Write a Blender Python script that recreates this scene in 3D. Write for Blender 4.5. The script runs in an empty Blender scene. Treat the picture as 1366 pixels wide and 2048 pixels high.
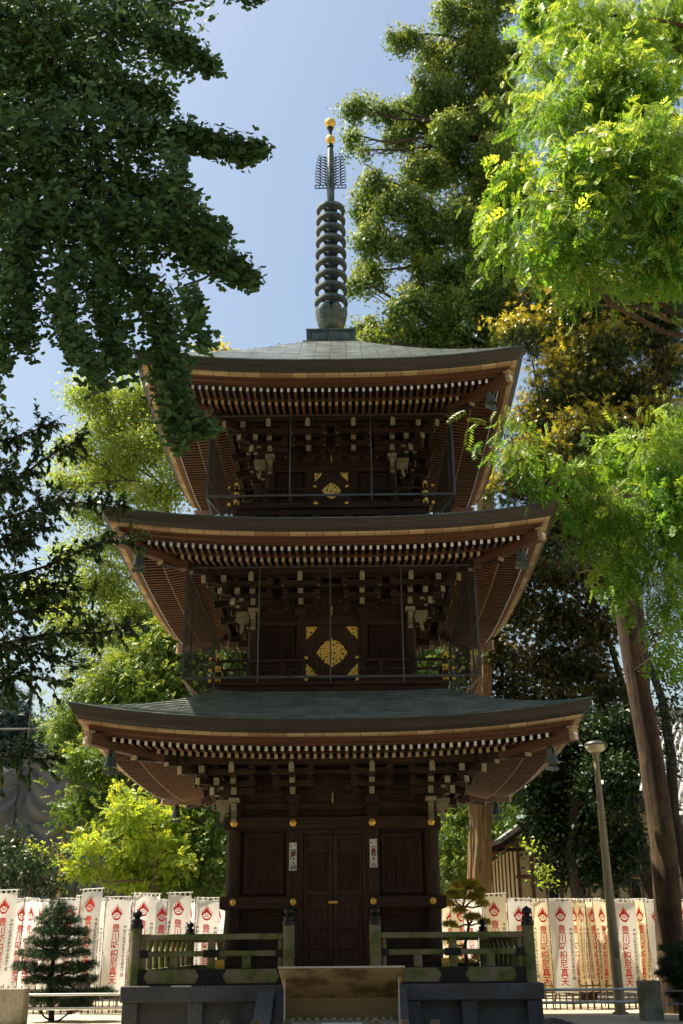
import bpy, math, random
import numpy as np
from mathutils import Vector, Matrix

random.seed(4)
RS = np.random.RandomState(11)
PI = math.pi
SC = bpy.context.scene
COL = SC.collection

# ------------------------------------------------------------------ camera
FPX = 2150.36
TH, PSI, ROLL = .386329, -.003588, .008728
CAM = np.array([.2662, -20.8, 1.6])
_c, _s = math.cos(PSI), math.sin(PSI)
_e1 = np.array([_c, -_s, 0.]); _ey = np.array([_s, _c, 0.])
_ct, _st = math.cos(TH), math.sin(TH)
FW = _ct * _ey + np.array([0, 0, _st]); _V = -_st * _ey + np.array([0, 0, _ct])
_cr, _sr = math.cos(ROLL), math.sin(ROLL)
RT = _cr * _e1 - _sr * _V; UP = _sr * _e1 + _cr * _V
cam_d = bpy.data.cameras.new('camera'); cam = bpy.data.objects.new('camera', cam_d); COL.objects.link(cam)
cam.matrix_world = Matrix(((RT[0], UP[0], -FW[0], CAM[0]), (RT[1], UP[1], -FW[1], CAM[1]), (RT[2], UP[2], -FW[2], CAM[2]), (0, 0, 0, 1)))
cam_d.sensor_fit = 'VERTICAL'; cam_d.sensor_height = 36; cam_d.lens = 36 * FPX / 2048
cam_d.clip_start = .1; cam_d.clip_end = 2000
SC.camera = cam

# ------------------------------------------------------------------ light
SUN_EL, SUN_AZ = math.radians(62), math.radians(-74)      # azimuth from +y towards +x: behind the pagoda, to the left
sdir = Vector((math.sin(SUN_AZ) * math.cos(SUN_EL), math.cos(SUN_AZ) * math.cos(SUN_EL), math.sin(SUN_EL)))
w = bpy.data.worlds.new('World'); SC.world = w; w.use_nodes = True
nt = w.node_tree; bg = nt.nodes['Background']
sky = nt.nodes.new('ShaderNodeTexSky'); sky.sky_type = 'NISHITA'; sky.sun_disc = False
sky.sun_elevation = SUN_EL; sky.sun_rotation = SUN_AZ
sky.air_density = 1.7; sky.dust_density = 2.8; sky.ozone_density = .6; sky.altitude = 50
nt.links.new(sky.outputs[0], bg.inputs[0]); bg.inputs[1].default_value = .065
sl = bpy.data.lights.new('sun', 'SUN'); so = bpy.data.objects.new('sun', sl); COL.objects.link(so)
sl.energy = 5.0; sl.angle = math.radians(.5); sl.color = (1, .90, .70)
so.rotation_euler = sdir.to_track_quat('Z', 'Y').to_euler(); so.location = (-20, 20, 40)
SC.view_settings.view_transform = 'Standard'; SC.view_settings.look = 'None'
SC.view_settings.exposure = 1.25; SC.view_settings.gamma = 1
SC.render.engine = 'CYCLES'
cy = SC.cycles
cy.max_bounces = 6; cy.diffuse_bounces = 3; cy.glossy_bounces = 2; cy.transmission_bounces = 4; cy.transparent_max_bounces = 8
cy.caustics_reflective = False; cy.caustics_refractive = False

GZ = .35                                                   # ground level round the pagoda

def at(u, v, Y):
    """the point at depth Y seen at photograph pixel (u, v), for reading sizes off the photograph"""
    d = FW + RT * (u - 683) / FPX + UP * (1024 - v) / FPX
    return CAM + d * ((Y - CAM[1]) / d[1])
def mpp(Y, v=1024):
    return (Y - CAM[1]) / FPX * .98

# ------------------------------------------------------------------ materials
def nodes(name):
    m = bpy.data.materials.new(name); m.use_nodes = True
    n = m.node_tree.nodes; l = m.node_tree.links
    return m, n, l, n['Principled BSDF']
def ramp(n, stops):
    r = n.new('ShaderNodeValToRGB'); e = r.color_ramp.elements
    while len(e) < len(stops): e.new(.5)
    for k, (p, c) in enumerate(stops):
        e[k].position = p; e[k].color = (*c, 1)
    return r
def mat(name, c1, c2=None, scale=(6, 6, 6), rough=.7, metal=0., spec=.4, bump=.15, dirt=None, detail=6, dscale=2.2, uv=False, bdist=.02):
    """two-tone noise stretched by scale, with optional patches of a third colour"""
    m, n, l, b = nodes(name)
    c2 = c2 or tuple(x * .7 for x in c1)
    tc = n.new('ShaderNodeTexCoord'); mp = n.new('ShaderNodeMapping'); mp.inputs['Scale'].default_value = scale
    l.new(tc.outputs['UV' if uv else 'Object'], mp.inputs['Vector'])
    no = n.new('ShaderNodeTexNoise'); no.inputs['Scale'].default_value = 1; no.inputs['Detail'].default_value = detail
    no.inputs['Roughness'].default_value = .65
    l.new(mp.outputs[0], no.inputs['Vector'])
    r = ramp(n, [(.32, c2), (.68, c1)]); l.new(no.outputs['Fac'], r.inputs[0])
    out = r.outputs[0]
    if dirt:
        n2 = n.new('ShaderNodeTexNoise'); n2.inputs['Scale'].default_value = dscale; n2.inputs['Detail'].default_value = 5
        l.new(tc.outputs['Object'], n2.inputs['Vector'])
        r2 = ramp(n, [(.46, (0, 0, 0)), (.62, (1, 1, 1))]); l.new(n2.outputs['Fac'], r2.inputs[0])
        mx = n.new('ShaderNodeMixRGB'); mx.inputs[2].default_value = (*dirt, 1)
        l.new(r2.outputs[0], mx.inputs[0]); l.new(out, mx.inputs[1]); out = mx.outputs[0]
    l.new(out, b.inputs['Base Color'])
    b.inputs['Roughness'].default_value = rough; b.inputs['Metallic'].default_value = metal
    b.inputs['Specular IOR Level'].default_value = spec
    if bump:
        bp = n.new('ShaderNodeBump'); bp.inputs['Strength'].default_value = bump; bp.inputs['Distance'].default_value = bdist
        l.new(no.outputs['Fac'], bp.inputs['Height']); l.new(bp.outputs[0], b.inputs['Normal'])
    return m

M = {}
M['woodz'] = mat('dark_wood_upright', (.064, .037, .025), (.021, .013, .009), (22, 22, 1.6), .68, spec=.18, bump=.3)
M['woodx'] = mat('dark_wood_level', (.066, .040, .027), (.022, .014, .010), (1.4, 14, 24), .68, spec=.18, bump=.3)
M['door'] = mat('door_wood', (.080, .042, .029), (.028, .015, .010), (26, 26, 2), .6, spec=.22, bump=.25)
M['black'] = mat('dark_recess', (.012, .010, .009), (.006, .005, .005), rough=.9)
M['eave_brown'] = mat('eave_board', (.14, .060, .030), (.070, .030, .016), (1.5, 1.5, 20), .6)
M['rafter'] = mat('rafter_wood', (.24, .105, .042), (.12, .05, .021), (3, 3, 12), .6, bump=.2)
M['rafter_shade'] = mat('shaded_rafter_flank', (.085, .038, .020), (.045, .020, .012), (3, 3, 12), .7, spec=.2, bump=.2)  # darker copy of the rafter wood: shade between rafters put into the colour
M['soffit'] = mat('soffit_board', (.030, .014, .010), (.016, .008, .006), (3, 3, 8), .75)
M['tan'] = mat('pale_cut_wood', (.46, .33, .18), (.27, .17, .085), (2.2, 2.2, 30), .6, bump=.15)
M['white'] = mat('white_painted_end', (.86, .86, .86), (.70, .68, .66), (9, 9, 9), .6, bump=.05)
M['endtan'] = mat('ochre_painted_end', (.50, .40, .24), (.30, .21, .12), (7, 7, 7), .65, bump=.05)
M['cream'] = mat('cream_painted_end', (.38, .34, .24), (.22, .18, .12), (12, 12, 12), .65, bump=.1)
M['gold'] = mat('gilt_metal', (1, .66, .14), (.75, .44, .07), (30, 30, 30), .35, metal=.45, bump=.2)
M['patina'] = mat('bronze_patina', (.10, .145, .135), (.05, .075, .078), (9, 9, 5), .5, metal=.25, bump=.25, dirt=(.15, .165, .13), dscale=4)
M['patina_dark'] = mat('dark_bronze', (.045, .06, .065), (.02, .028, .032), (8, 8, 8), .5, metal=.3)
M['iron'] = mat('grey_steel', (.13, .13, .122), (.07, .07, .068), (6, 6, 3), .45, metal=.5, bump=.05)
M['wire'] = mat('dark_wire', (.018, .018, .017), (.012, .012, .012), rough=.8, bump=0)
M['stone'] = mat('dark_granite', (.12, .123, .13), (.06, .062, .068), (30, 30, 30), .75, bump=.35, dirt=(.07, .07, .068), dscale=1.4)
M['stone_light'] = mat('weathered_stone', (.38, .35, .28), (.22, .20, .16), (25, 25, 12), .8, bump=.4, dirt=(.16, .17, .09))
M['moss'] = mat('mossy_wood', (.17, .20, .05), (.065, .075, .028), (5, 5, 9), .85, bump=.5, dirt=(.20, .17, .11), dscale=3)
M['blackmetal'] = mat('black_bronze', (.02, .022, .026), (.01, .01, .012), rough=.4, metal=.4)
M['steel'] = mat('stainless_pipe', (.62, .62, .60), (.45, .45, .44), (4, 4, 4), .3, metal=.9, bump=.02)
M['sheet'] = mat('dull_metal_sheet', (.66, .48, .26), (.54, .39, .205), (9, 9, 1.2), .5, metal=.1, bump=.05, dirt=(.26, .18, .09), dscale=3.5)
M['paper'] = mat('white_paper', (.80, .80, .78), (.74, .74, .72), rough=.8, bump=0)
M['ink'] = mat('black_ink', (.015, .015, .017), rough=.8, bump=0)
M['inkred'] = mat('seal_red', (.55, .09, .04), rough=.8, bump=0)
M['plaster'] = mat('cream_plaster', (.52, .44, .28), (.42, .34, .20), (3, 3, 3), .85, bump=.1)
M['tile'] = mat('grey_roof_tile', (.30, .31, .33), (.16, .165, .18), (7, 7, 7), .45, bump=.2, dirt=(.40, .38, .32))
M['bamboo'] = mat('bamboo', (.50, .36, .14), (.34, .22, .08), (10, 10, 2), .45)
M['tarp'] = mat('grey_tarpaulin', (.090, .096, .112), (.055, .060, .072), (1.5, 1.5, 1.5), .5, spec=.4, bump=.1)
M['brownpole'] = mat('brown_pole', (.16, .09, .05), (.09, .05, .03), rough=.5)
M['picket'] = mat('brown_picket', (.24, .13, .06), (.13, .07, .035), (12, 12, 3), .7)
M['lamp_pole'] = mat('painted_lamp_pole', (.38, .33, .21), (.26, .22, .14), (12, 12, 2), .5, bump=.1)
M['lamp_glass'] = mat('milky_glass', (.74, .66, .45), (.66, .58, .38), rough=.25, bump=0)
M['log'] = mat('cut_log', (.20, .15, .08), (.09, .065, .035), (14, 14, 2), .85, bump=.5)
M['cedar'] = mat('cedar_bark', (.085, .046, .026), (.018, .011, .008), (18, 18, 1.5), .9, bump=1.0, dirt=(.10, .065, .03), dscale=1.6, bdist=.06)
M['cedar_warm'] = mat('sunlit_cedar_bark', (.30, .17, .075), (.08, .045, .022), (20, 20, 1.2), .9, bump=1.0, dirt=(.19, .15, .07), dscale=1.3)  # brighter bark: warm sunlight on the trunk put into its colour
M['bark'] = mat('grey_brown_bark', (.13, .095, .065), (.045, .033, .024), (12, 12, 3), .9, bump=.6)
M['bark_dark'] = mat('dark_bark', (.055, .04, .032), (.022, .016, .013), (10, 10, 3), .9, bump=.5)
M['paving'] = mat('added_dark_paving', (.14, .135, .125), (.075, .072, .068), (8, 8, 8), .8, bump=.3, dirt=(.10, .10, .085), dscale=.9)
M['pebble'] = mat('dark_pebble', (.10, .10, .10), (.04, .04, .04), (9, 9, 9), .5)

def roof_mat(name, c1, c2, cj):
    m, n, l, b = nodes(name)
    tc = n.new('ShaderNodeTexCoord')
    br = n.new('ShaderNodeTexBrick'); br.inputs['Scale'].default_value = 1
    br.inputs['Brick Width'].default_value = .62; br.inputs['Row Height'].default_value = .13
    br.inputs['Mortar Size'].default_value = .014; br.inputs['Mortar Smooth'].default_value = .3
    br.inputs['Color1'].default_value = (*c1, 1); br.inputs['Color2'].default_value = (*c2, 1); br.inputs['Mortar'].default_value = (*cj, 1)
    l.new(tc.outputs['UV'], br.inputs['Vector'])
    no = n.new('ShaderNodeTexNoise'); no.inputs['Scale'].default_value = 3; no.inputs['Detail'].default_value = 6
    l.new(tc.outputs['Object'], no.inputs['Vector'])
    r = ramp(n, [(.30, (.45, .47, .48)), (.7, (1.2, 1.2, 1.15))]); l.new(no.outputs['Fac'], r.inputs[0])
    mx = n.new('ShaderNodeMixRGB'); mx.blend_type = 'MULTIPLY'; mx.inputs[0].default_value = 1
    l.new(br.outputs[0], mx.inputs[1]); l.new(r.outputs[0], mx.inputs[2]); l.new(mx.outputs[0], b.inputs['Base Color'])
    b.inputs['Roughness'].default_value = .35; b.inputs['Metallic'].default_value = .7; b.inputs['Specular IOR Level'].default_value = .55
    bp = n.new('ShaderNodeBump'); bp.inputs['Strength'].default_value = .35; bp.inputs['Distance'].default_value = .02
    l.new(br.outputs['Fac'], bp.inputs['Height']); bp.invert = True; l.new(bp.outputs[0], b.inputs['Normal'])
    return m
M['roof'] = roof_mat('copper_shingles', (.40, .45, .42), (.27, .31, .285), (.03, .03, .03))

def fascia_mat():
    m, n, l, b = nodes('layered_eave')
    tc = n.new('ShaderNodeTexCoord'); mp = n.new('ShaderNodeMapping'); mp.inputs['Scale'].default_value = (1.3, 1.3, 70)
    l.new(tc.outputs['Object'], mp.inputs['Vector'])
    no = n.new('ShaderNodeTexNoise'); no.inputs['Scale'].default_value = 1; no.inputs['Detail'].default_value = 4
    l.new(mp.outputs[0], no.inputs['Vector'])
    r = ramp(n, [(.3, (.020, .017, .014)), (.7, (.046, .038, .030))]); l.new(no.outputs['Fac'], r.inputs[0])
    l.new(r.outputs[0], b.inputs['Base Color']); b.inputs['Roughness'].default_value = .6
    bp = n.new('ShaderNodeBump'); bp.inputs['Strength'].default_value = .4; bp.inputs['Distance'].default_value = .01
    l.new(no.outputs['Fac'], bp.inputs['Height']); l.new(bp.outputs[0], b.inputs['Normal'])
    return m
M['fascia'] = fascia_mat()

def plank_mat():
    """pale plank edge cut into lengths: per-plank tone from the UV along the eave"""
    m, n, l, b = nodes('pale_plank_edge')
    tc = n.new('ShaderNodeTexCoord')
    br = n.new('ShaderNodeTexBrick'); br.inputs['Scale'].default_value = 1; br.offset = .37
    br.inputs['Brick Width'].default_value = .29; br.inputs['Row Height'].default_value = 3.
    br.inputs['Mortar Size'].default_value = .006
    br.inputs['Color1'].default_value = (.50, .36, .19, 1); br.inputs['Color2'].default_value = (.27, .155, .075, 1); br.inputs['Mortar'].default_value = (.05, .03, .02, 1)
    l.new(tc.outputs['UV'], br.inputs['Vector']); l.new(br.outputs[0], b.inputs['Base Color']); b.inputs['Roughness'].default_value = .6
    return m
M['plank'] = plank_mat()

def openwork_mat():
    m, n, l, b = nodes('gilt_openwork')
    tc = n.new('ShaderNodeTexCoord')
    vo = n.new('ShaderNodeTexVoronoi'); vo.feature = 'DISTANCE_TO_EDGE'; vo.inputs['Scale'].default_value = 17
    l.new(tc.outputs['Object'], vo.inputs['Vector'])
    r = ramp(n, [(.22, (1, 1, 1)), (.30, (0, 0, 0))]); l.new(vo.outputs['Distance'], r.inputs[0])
    mx = n.new('ShaderNodeMixRGB'); mx.inputs[1].default_value = (.05, .025, .01, 1); mx.inputs[2].default_value = (1, .68, .14, 1)
    l.new(r.outputs[0], mx.inputs[0]); l.new(mx.outputs[0], b.inputs['Base Color'])
    b.inputs['Metallic'].default_value = .35; b.inputs['Roughness'].default_value = .38
    bp = n.new('ShaderNodeBump'); bp.inputs['Strength'].default_value = .6; bp.inputs['Distance'].default_value = .01
    l.new(r.outputs[0], bp.inputs['Height']); l.new(bp.outputs[0], b.inputs['Normal'])
    return m
M['openwork'] = openwork_mat()

def cloth_mat(name, c1, c2, trans=.5):
    m, n, l, b = nodes(name)
    tc = n.new('ShaderNodeTexCoord'); no = n.new('ShaderNodeTexNoise'); no.inputs['Scale'].default_value = 3; no.inputs['Detail'].default_value = 5
    l.new(tc.outputs['Object'], no.inputs['Vector'])
    r = ramp(n, [(.3, c2), (.7, c1)]); l.new(no.outputs['Fac'], r.inputs[0]); l.new(r.outputs[0], b.inputs['Base Color'])
    b.inputs['Roughness'].default_value = .8; b.inputs['Specular IOR Level'].default_value = .15
    t = n.new('ShaderNodeBsdfTranslucent'); l.new(r.outputs[0], t.inputs['Color'])
    mx = n.new('ShaderNodeMixShader'); mx.inputs[0].default_value = trans
    l.new(b.outputs[0], mx.inputs[1]); l.new(t.outputs[0], mx.inputs[2]); l.new(mx.outputs[0], n['Material Output'].inputs['Surface'])
    return m
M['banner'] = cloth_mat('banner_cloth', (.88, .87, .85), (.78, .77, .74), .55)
M['banner_cream'] = cloth_mat('sunlit_banner_cloth', (.88, .80, .60), (.78, .69, .49), .62)  # warm cream for the right row: sunlight put into the cloth colour
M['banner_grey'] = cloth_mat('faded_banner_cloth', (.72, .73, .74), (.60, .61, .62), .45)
M['redprint'] = cloth_mat('red_print', (.80, .045, .02), (.66, .03, .015), .35)
M['blackprint'] = cloth_mat('black_print', (.06, .05, .045), (.10, .08, .07), .1)

def leaf_mat(name, ca, cb, tip=None, trans=.4, rough=.45, spec=.35, tscale=1.25):
    """leaves: tone varies leaf by leaf; young growth (attribute 'tip') has its own colour"""
    m, n, l, b = nodes(name)
    g = n.new('ShaderNodeNewGeometry')
    r = ramp(n, [(0., ca), (1., cb)]); l.new(g.outputs['Random Per Island'], r.inputs[0])
    out = r.outputs[0]
    if tip:
        a = n.new('ShaderNodeAttribute'); a.attribute_name = 'tip'
        mx = n.new('ShaderNodeMixRGB'); mx.inputs[2].default_value = (*tip, 1)
        l.new(a.outputs['Fac'], mx.inputs[0]); l.new(out, mx.inputs[1]); out = mx.outputs[0]
    l.new(out, b.inputs['Base Color']); b.inputs['Roughness'].default_value = rough; b.inputs['Specular IOR Level'].default_value = spec
    t = n.new('ShaderNodeBsdfTranslucent')
    gm = n.new('ShaderNodeMixRGB'); gm.blend_type = 'MULTIPLY'; gm.inputs[0].default_value = 1
    gm.inputs[2].default_value = (tscale * 1.25, tscale * 1.15, tscale * .45, 1)
    l.new(out, gm.inputs[1]); l.new(gm.outputs[0], t.inputs['Color'])
    ms = n.new('ShaderNodeMixShader'); ms.inputs[0].default_value = trans
    l.new(b.outputs[0], ms.inputs[1]); l.new(t.outputs[0], ms.inputs[2]); l.new(ms.outputs[0], n['Material Output'].inputs['Surface'])
    return m
L = {}
L['ginkgo'] = leaf_mat('ginkgo_leaf', (.030, .072, .030), (.085, .160, .060), trans=.25, rough=.6, spec=.18)
L['cypress'] = leaf_mat('cypress_spray', (.050, .125, .036), (.13, .23, .06), tip=(.32, .38, .08), trans=.42)  # tip colour paints sunlit tufts into the leaves
L['redwood'] = leaf_mat('weeping_frond', (.075, .20, .028), (.18, .32, .05), tip=(.38, .47, .08), trans=.5, tscale=1.5)  # tip colour carries the sunlit highlights of the fronds
L['golden'] = leaf_mat('glossy_evergreen_leaf', (.020, .045, .016), (.050, .085, .022), tip=(.46, .40, .055), trans=.40, rough=.28, spec=.5)
L['camphor'] = leaf_mat('pale_green_leaf', (.15, .25, .06), (.30, .38, .10), tip=(.42, .47, .13), trans=.45)
L['cherry'] = leaf_mat('dark_cherry_leaf', (.022, .050, .018), (.065, .120, .038), trans=.35, rough=.35)
L['maple'] = leaf_mat('bright_maple_leaf', (.16, .28, .04), (.32, .42, .07), tip=(.48, .50, .09), trans=.5, tscale=1.4)
L['mid'] = leaf_mat('mid_green_leaf', (.050, .115, .028), (.12, .20, .045), tip=(.27, .34, .07), trans=.35)
L['dark'] = leaf_mat('dark_evergreen_leaf', (.012, .028, .011), (.028, .052, .018), tip=(.05, .09, .025), trans=.2, rough=.35)
L['rusty'] = leaf_mat('rusty_green_leaf', (.03, .05, .015), (.075, .07, .02), tip=(.17, .13, .025), trans=.35)
L['pine'] = leaf_mat('pine_needle', (.018, .050, .024), (.040, .085, .035), trans=.15)
L['pine_yellow'] = leaf_mat('sunlit_yellow_needle', (.32, .30, .05), (.55, .46, .10), trans=.35)  # raised toward gold to stand for sunlight on the tufts
L['blue'] = leaf_mat('blue_conifer_needle', (.02, .05, .06), (.035, .08, .085), trans=.15)

# ------------------------------------------------------------------ object helpers
def link(o, parent=None):
    COL.objects.link(o)
    if parent is not None: o.parent = parent
    return o
def empty(name, loc=(0, 0, 0), rz=0, parent=None):
    o = bpy.data.objects.new(name, None); o.empty_display_size = .3
    o.location = loc; o.rotation_euler = (0, 0, rz)
    return link(o, parent)
def tag(o, label=None, cat=None, group=None, kind=None):
    if label: o['label'] = label
    if cat: o['category'] = cat
    if group: o['group'] = group
    if kind: o['kind'] = kind
    return o
def copy_tree(o, parent=None):
    c = o.copy(); COL.objects.link(c)
    if parent is not None: c.parent = parent
    for ch in list(o.children): copy_tree(ch, c)
    return c

class MB:
    def __init__(s): s.v = []; s.f = []; s.m = []; s.mats = []; s.uv = {}
    def mi(s, m):
        m = M[m] if isinstance(m, str) else m
        if m not in s.mats: s.mats.append(m)
        return s.mats.index(m)
    def add(s, vs, fs, m, uvs=None):
        o = len(s.v); s.v += [tuple(map(float, p)) for p in vs]; k = s.mi(m)
        for i, f in enumerate(fs):
            s.f.append(tuple(o + a for a in f)); s.m.append(k)
            if uvs: s.uv[len(s.f) - 1] = uvs[i]
        return s
    def box(s, x0, x1, y0, y1, z0, z1, m):
        return s.add([(x0, y0, z0), (x1, y0, z0), (x1, y1, z0), (x0, y1, z0), (x0, y0, z1), (x1, y0, z1), (x1, y1, z1), (x0, y1, z1)],
                     [(3, 2, 1, 0), (4, 5, 6, 7), (0, 1, 5, 4), (1, 2, 6, 5), (2, 3, 7, 6), (3, 0, 4, 7)], m)
    def cbox(s, c, d, m, taper=1.):
        """box by centre and size; taper scales the bottom"""
        x, y, z = c; a, b, h = d[0] / 2, d[1] / 2, d[2] / 2
        vs = [(x + i * a * t, y + j * b * t, z + k * h) for k, t in ((-1, taper), (1, 1)) for i, j in ((-1, -1), (1, -1), (1, 1), (-1, 1))]
        return s.add(vs, [(3, 2, 1, 0), (4, 5, 6, 7), (0, 1, 5, 4), (1, 2, 6, 5), (2, 3, 7, 6), (3, 0, 4, 7)], m)
    def beam(s, p0, p1, wd, h, m, end=None, eth=.004, bottom=None):
        """rectangular bar from p0 to p1 (centres); end: material of a thin plate on the p0 end"""
        p0 = np.array(p0, float); p1 = np.array(p1, float); d = p1 - p0; Ln = np.linalg.norm(d); d /= Ln
        r = np.cross(d, (0, 0, 1.)); rl = np.linalg.norm(r)
        r = r / rl if rl > 1e-4 else np.array((1., 0, 0)); u = np.cross(r, d)
        def ring(p, k=1.): return [p + r * a * wd / 2 * k + u * b * h / 2 * k for a, b in ((-1, -1), (1, -1), (1, 1), (-1, 1))]
        fs = [(3, 2, 1, 0), (4, 5, 6, 7), (0, 1, 5, 4), (1, 2, 6, 5), (2, 3, 7, 6), (3, 0, 4, 7)]
        s.add(ring(p0) + ring(p1), fs, m)
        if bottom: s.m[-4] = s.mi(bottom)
        if end: s.add(ring(p0 - d * eth, 1.04) + ring(p0 + d * .012, 1.04), fs, end)
        return s
    def prism(s, poly, frame, th, m, mside=None, side_sel=None):
        """polygon [(a,b)] in the plane origin O, axes A, B; extruded th along A x B (centred)"""
        O, A, B = (np.array(q, float) for q in frame); N = np.cross(A, B)
        n = len(poly)
        vs = [O + A * a + B * b + N * (th / 2) for a, b in poly] + [O + A * a + B * b - N * (th / 2) for a, b in poly]
        s.add(vs, [tuple(range(n)), tuple(range(2 * n - 1, n - 1, -1))], m)
        o = len(s.v) - 2 * n
        for i in range(n):
            j = (i + 1) % n
            s.f.append((o + i, o + n + i, o + n + j, o + j))
            s.m.append(s.mi(mside if mside and (side_sel is None or i in side_sel) else m))
        return s
    def tube(s, pts, r, m, n=8, cap=True):
        pts = [np.array(p, float) for p in pts]
        rr = r if isinstance(r, (list, tuple, np.ndarray)) else [r] * len(pts)
        vs = []; ref = None
        for i, p in enumerate(pts):
            d = pts[min(i + 1, len(pts) - 1)] - pts[max(i - 1, 0)]; d /= (np.linalg.norm(d) + 1e-9)
            if ref is None: ref = np.array((1., 0, 0)) if abs(d[0]) < .9 else np.array((0, 1., 0))
            a = np.cross(d, ref); a /= (np.linalg.norm(a) + 1e-9); b = np.cross(d, a); ref = -np.cross(d, a) if False else ref
            vs += [p + (a * math.cos(k * 2 * PI / n) + b * math.sin(k * 2 * PI / n)) * rr[i] for k in range(n)]
        fs = []
        for i in range(len(pts) - 1):
            for k in range(n):
                q = (k + 1) % n; fs.append((i * n + k, i * n + q, (i + 1) * n + q, (i + 1) * n + k))
        if cap: fs += [tuple(range(n - 1, -1, -1)), tuple((len(pts) - 1) * n + k for k in range(n))]
        return s.add(vs, fs, m)
    def ridged(s, pts, rr, m, n=44, amp=.14, sub=8):
        """tapering trunk with lengthwise bark ridges and flaring foot"""
        P = [np.array(p, float) for p in pts]; Q = []; R_ = []
        for i in range(len(P) - 1):
            for k in range(sub): t = k / sub; Q.append(P[i] + (P[i + 1] - P[i]) * t); R_.append(rr[i] + (rr[i + 1] - rr[i]) * t)
        Q.append(P[-1]); R_.append(rr[-1]); rs_ = np.random.RandomState(len(s.v) + 7); an = np.arange(n) * 2 * PI / n
        g = rs_.normal(size=n); vs = []
        for i, (q, r) in enumerate(zip(Q, R_)):
            g = g * .86 + rs_.normal(size=n) * .5; gg = (g + .5 * np.roll(g, 1)) * amp * r * .6
            lob = 1 + .07 * np.sin(3 * an + i * .12) + .05 * np.sin(5 * an - i * .2)
            for k in range(n): rad = r * lob[k] + gg[k]; vs.append((q[0] + rad * math.cos(an[k]), q[1] + rad * math.sin(an[k]), q[2]))
        s.add(vs, [(i * n + k, i * n + (k + 1) % n, (i + 1) * n + (k + 1) % n, (i + 1) * n + k) for i in range(len(Q) - 1) for k in range(n)], m); return s
    def lathe(s, prof, c, m, n=24):
        """prof [(r, z)] turned about the vertical through c"""
        vs = []; fs = []
        for r, z in prof:
            vs += [(c[0] + r * math.cos(k * 2 * PI / n), c[1] + r * math.sin(k * 2 * PI / n), c[2] + z) for k in range(n)]
        for i in range(len(prof) - 1):
            for k in range(n):
                q = (k + 1) % n; fs.append((i * n + k, i * n + q, (i + 1) * n + q, (i + 1) * n + k))
        return s.add(vs, fs, m)
    def rot4(s, start=0, quarters=(1, 2, 3)):
        """copies everything added since vertex/face index start turned by quarter turns about z"""
        vs = s.v[start[0]:] if start else s.v[:]; v0 = start[0] if start else 0; f0 = start[1] if start else 0
        fs = s.f[f0:]; ms = s.m[f0:]; uv = {k: u for k, u in s.uv.items() if k >= f0}
        for q in quarters:
            c, sn = ((1, 0), (0, 1), (-1, 0), (0, -1))[q]; o = len(s.v); g = len(s.f)
            s.v += [(c * x - sn * y, sn * x + c * y, z) for x, y, z in vs]
            s.f += [tuple(a - v0 + o for a in f) for f in fs]; s.m += ms
            for k, u in uv.items(): s.uv[g + k - f0] = u
        return s
    def build(s, name, parent=None, smooth=False, bevel=0):
        me = bpy.data.meshes.new(name); me.from_pydata(s.v, [], s.f); 
        for m_ in s.mats: me.materials.append(m_)
        me.polygons.foreach_set('material_index', s.m)
        if s.uv:
            ul = me.uv_layers.new(name='UVMap')
            for p in me.polygons:
                u = s.uv.get(p.index)
                if u:
                    for k, li in enumerate(p.loop_indices): ul.data[li].uv = u[k]
        if smooth:
            me.polygons.foreach_set('use_smooth', [True] * len(me.polygons))
            try: me.set_sharp_from_angle(angle=math.radians(smooth if smooth is not True else 40))
            except Exception: pass
        me.update(); o = bpy.data.objects.new(name, me); link(o, parent)
        if bevel:
            bm_ = o.modifiers.new('bevel', 'BEVEL'); bm_.width = bevel; bm_.segments = 2; bm_.limit_method = 'ANGLE'
        return o
# ================================================================== the pagoda
pag = empty('pagoda')
tag(pag, 'dark wooden three storied pagoda with upturned eaves and a bronze ringed spire', 'pagoda')
# per storey: eave half width a, eave height z0, corner rise, body half width B (column centres), column radius
ST = [dict(a=4.10, z0=4.935, R=.29, B=1.68, cr=.125, ztop=5.86, bin=1.95, foot=1.36),
      dict(a=3.90, z0=8.376, R=.27, B=1.45, cr=.105, ztop=9.12, bin=1.75, foot=6.12),
      dict(a=3.60, z0=11.616, R=.26, B=1.21, cr=.095, ztop=13.80, bin=.62, foot=9.58)]

def rise(S, x, b):
    """height added by the sweep of the eave at lateral x, outward distance b"""
    return S['R'] * (min(abs(x) / max(b, .01), 1.) ** 2.6) * (b / S['a']) ** 3

def strip(mb, S, b1, z1, b2, z2, m, n=36, uvw=None):
    """one turn of sloping band from (b1, z1) to (b2, z2), following the sweep, on all four sides"""
    us = np.linspace(-1, 1, n + 1)
    for q in range(4):
        c, sn = ((1, 0), (0, 1), (-1, 0), (0, -1))[q]
        vs = []
        for u in us:
            for b, z in ((b1, z1), (b2, z2)):
                x, y = u * b, -b
                vs.append((c * x - sn * y, sn * x + c * y, z + rise(S, x, b)))
        fs = [(2 * i, 2 * i + 1, 2 * i + 3, 2 * i + 2) for i in range(n)]
        uv = None
        if uvw is not None:
            uv = [((us[i] * b1 + 20 * q, uvw[0]), (us[i] * b2 + 20 * q, uvw[1]), (us[i + 1] * b2 + 20 * q, uvw[1]), (us[i + 1] * b1 + 20 * q, uvw[0])) for i in range(n)]
        mb.add(vs, fs, m, uv)

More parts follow.
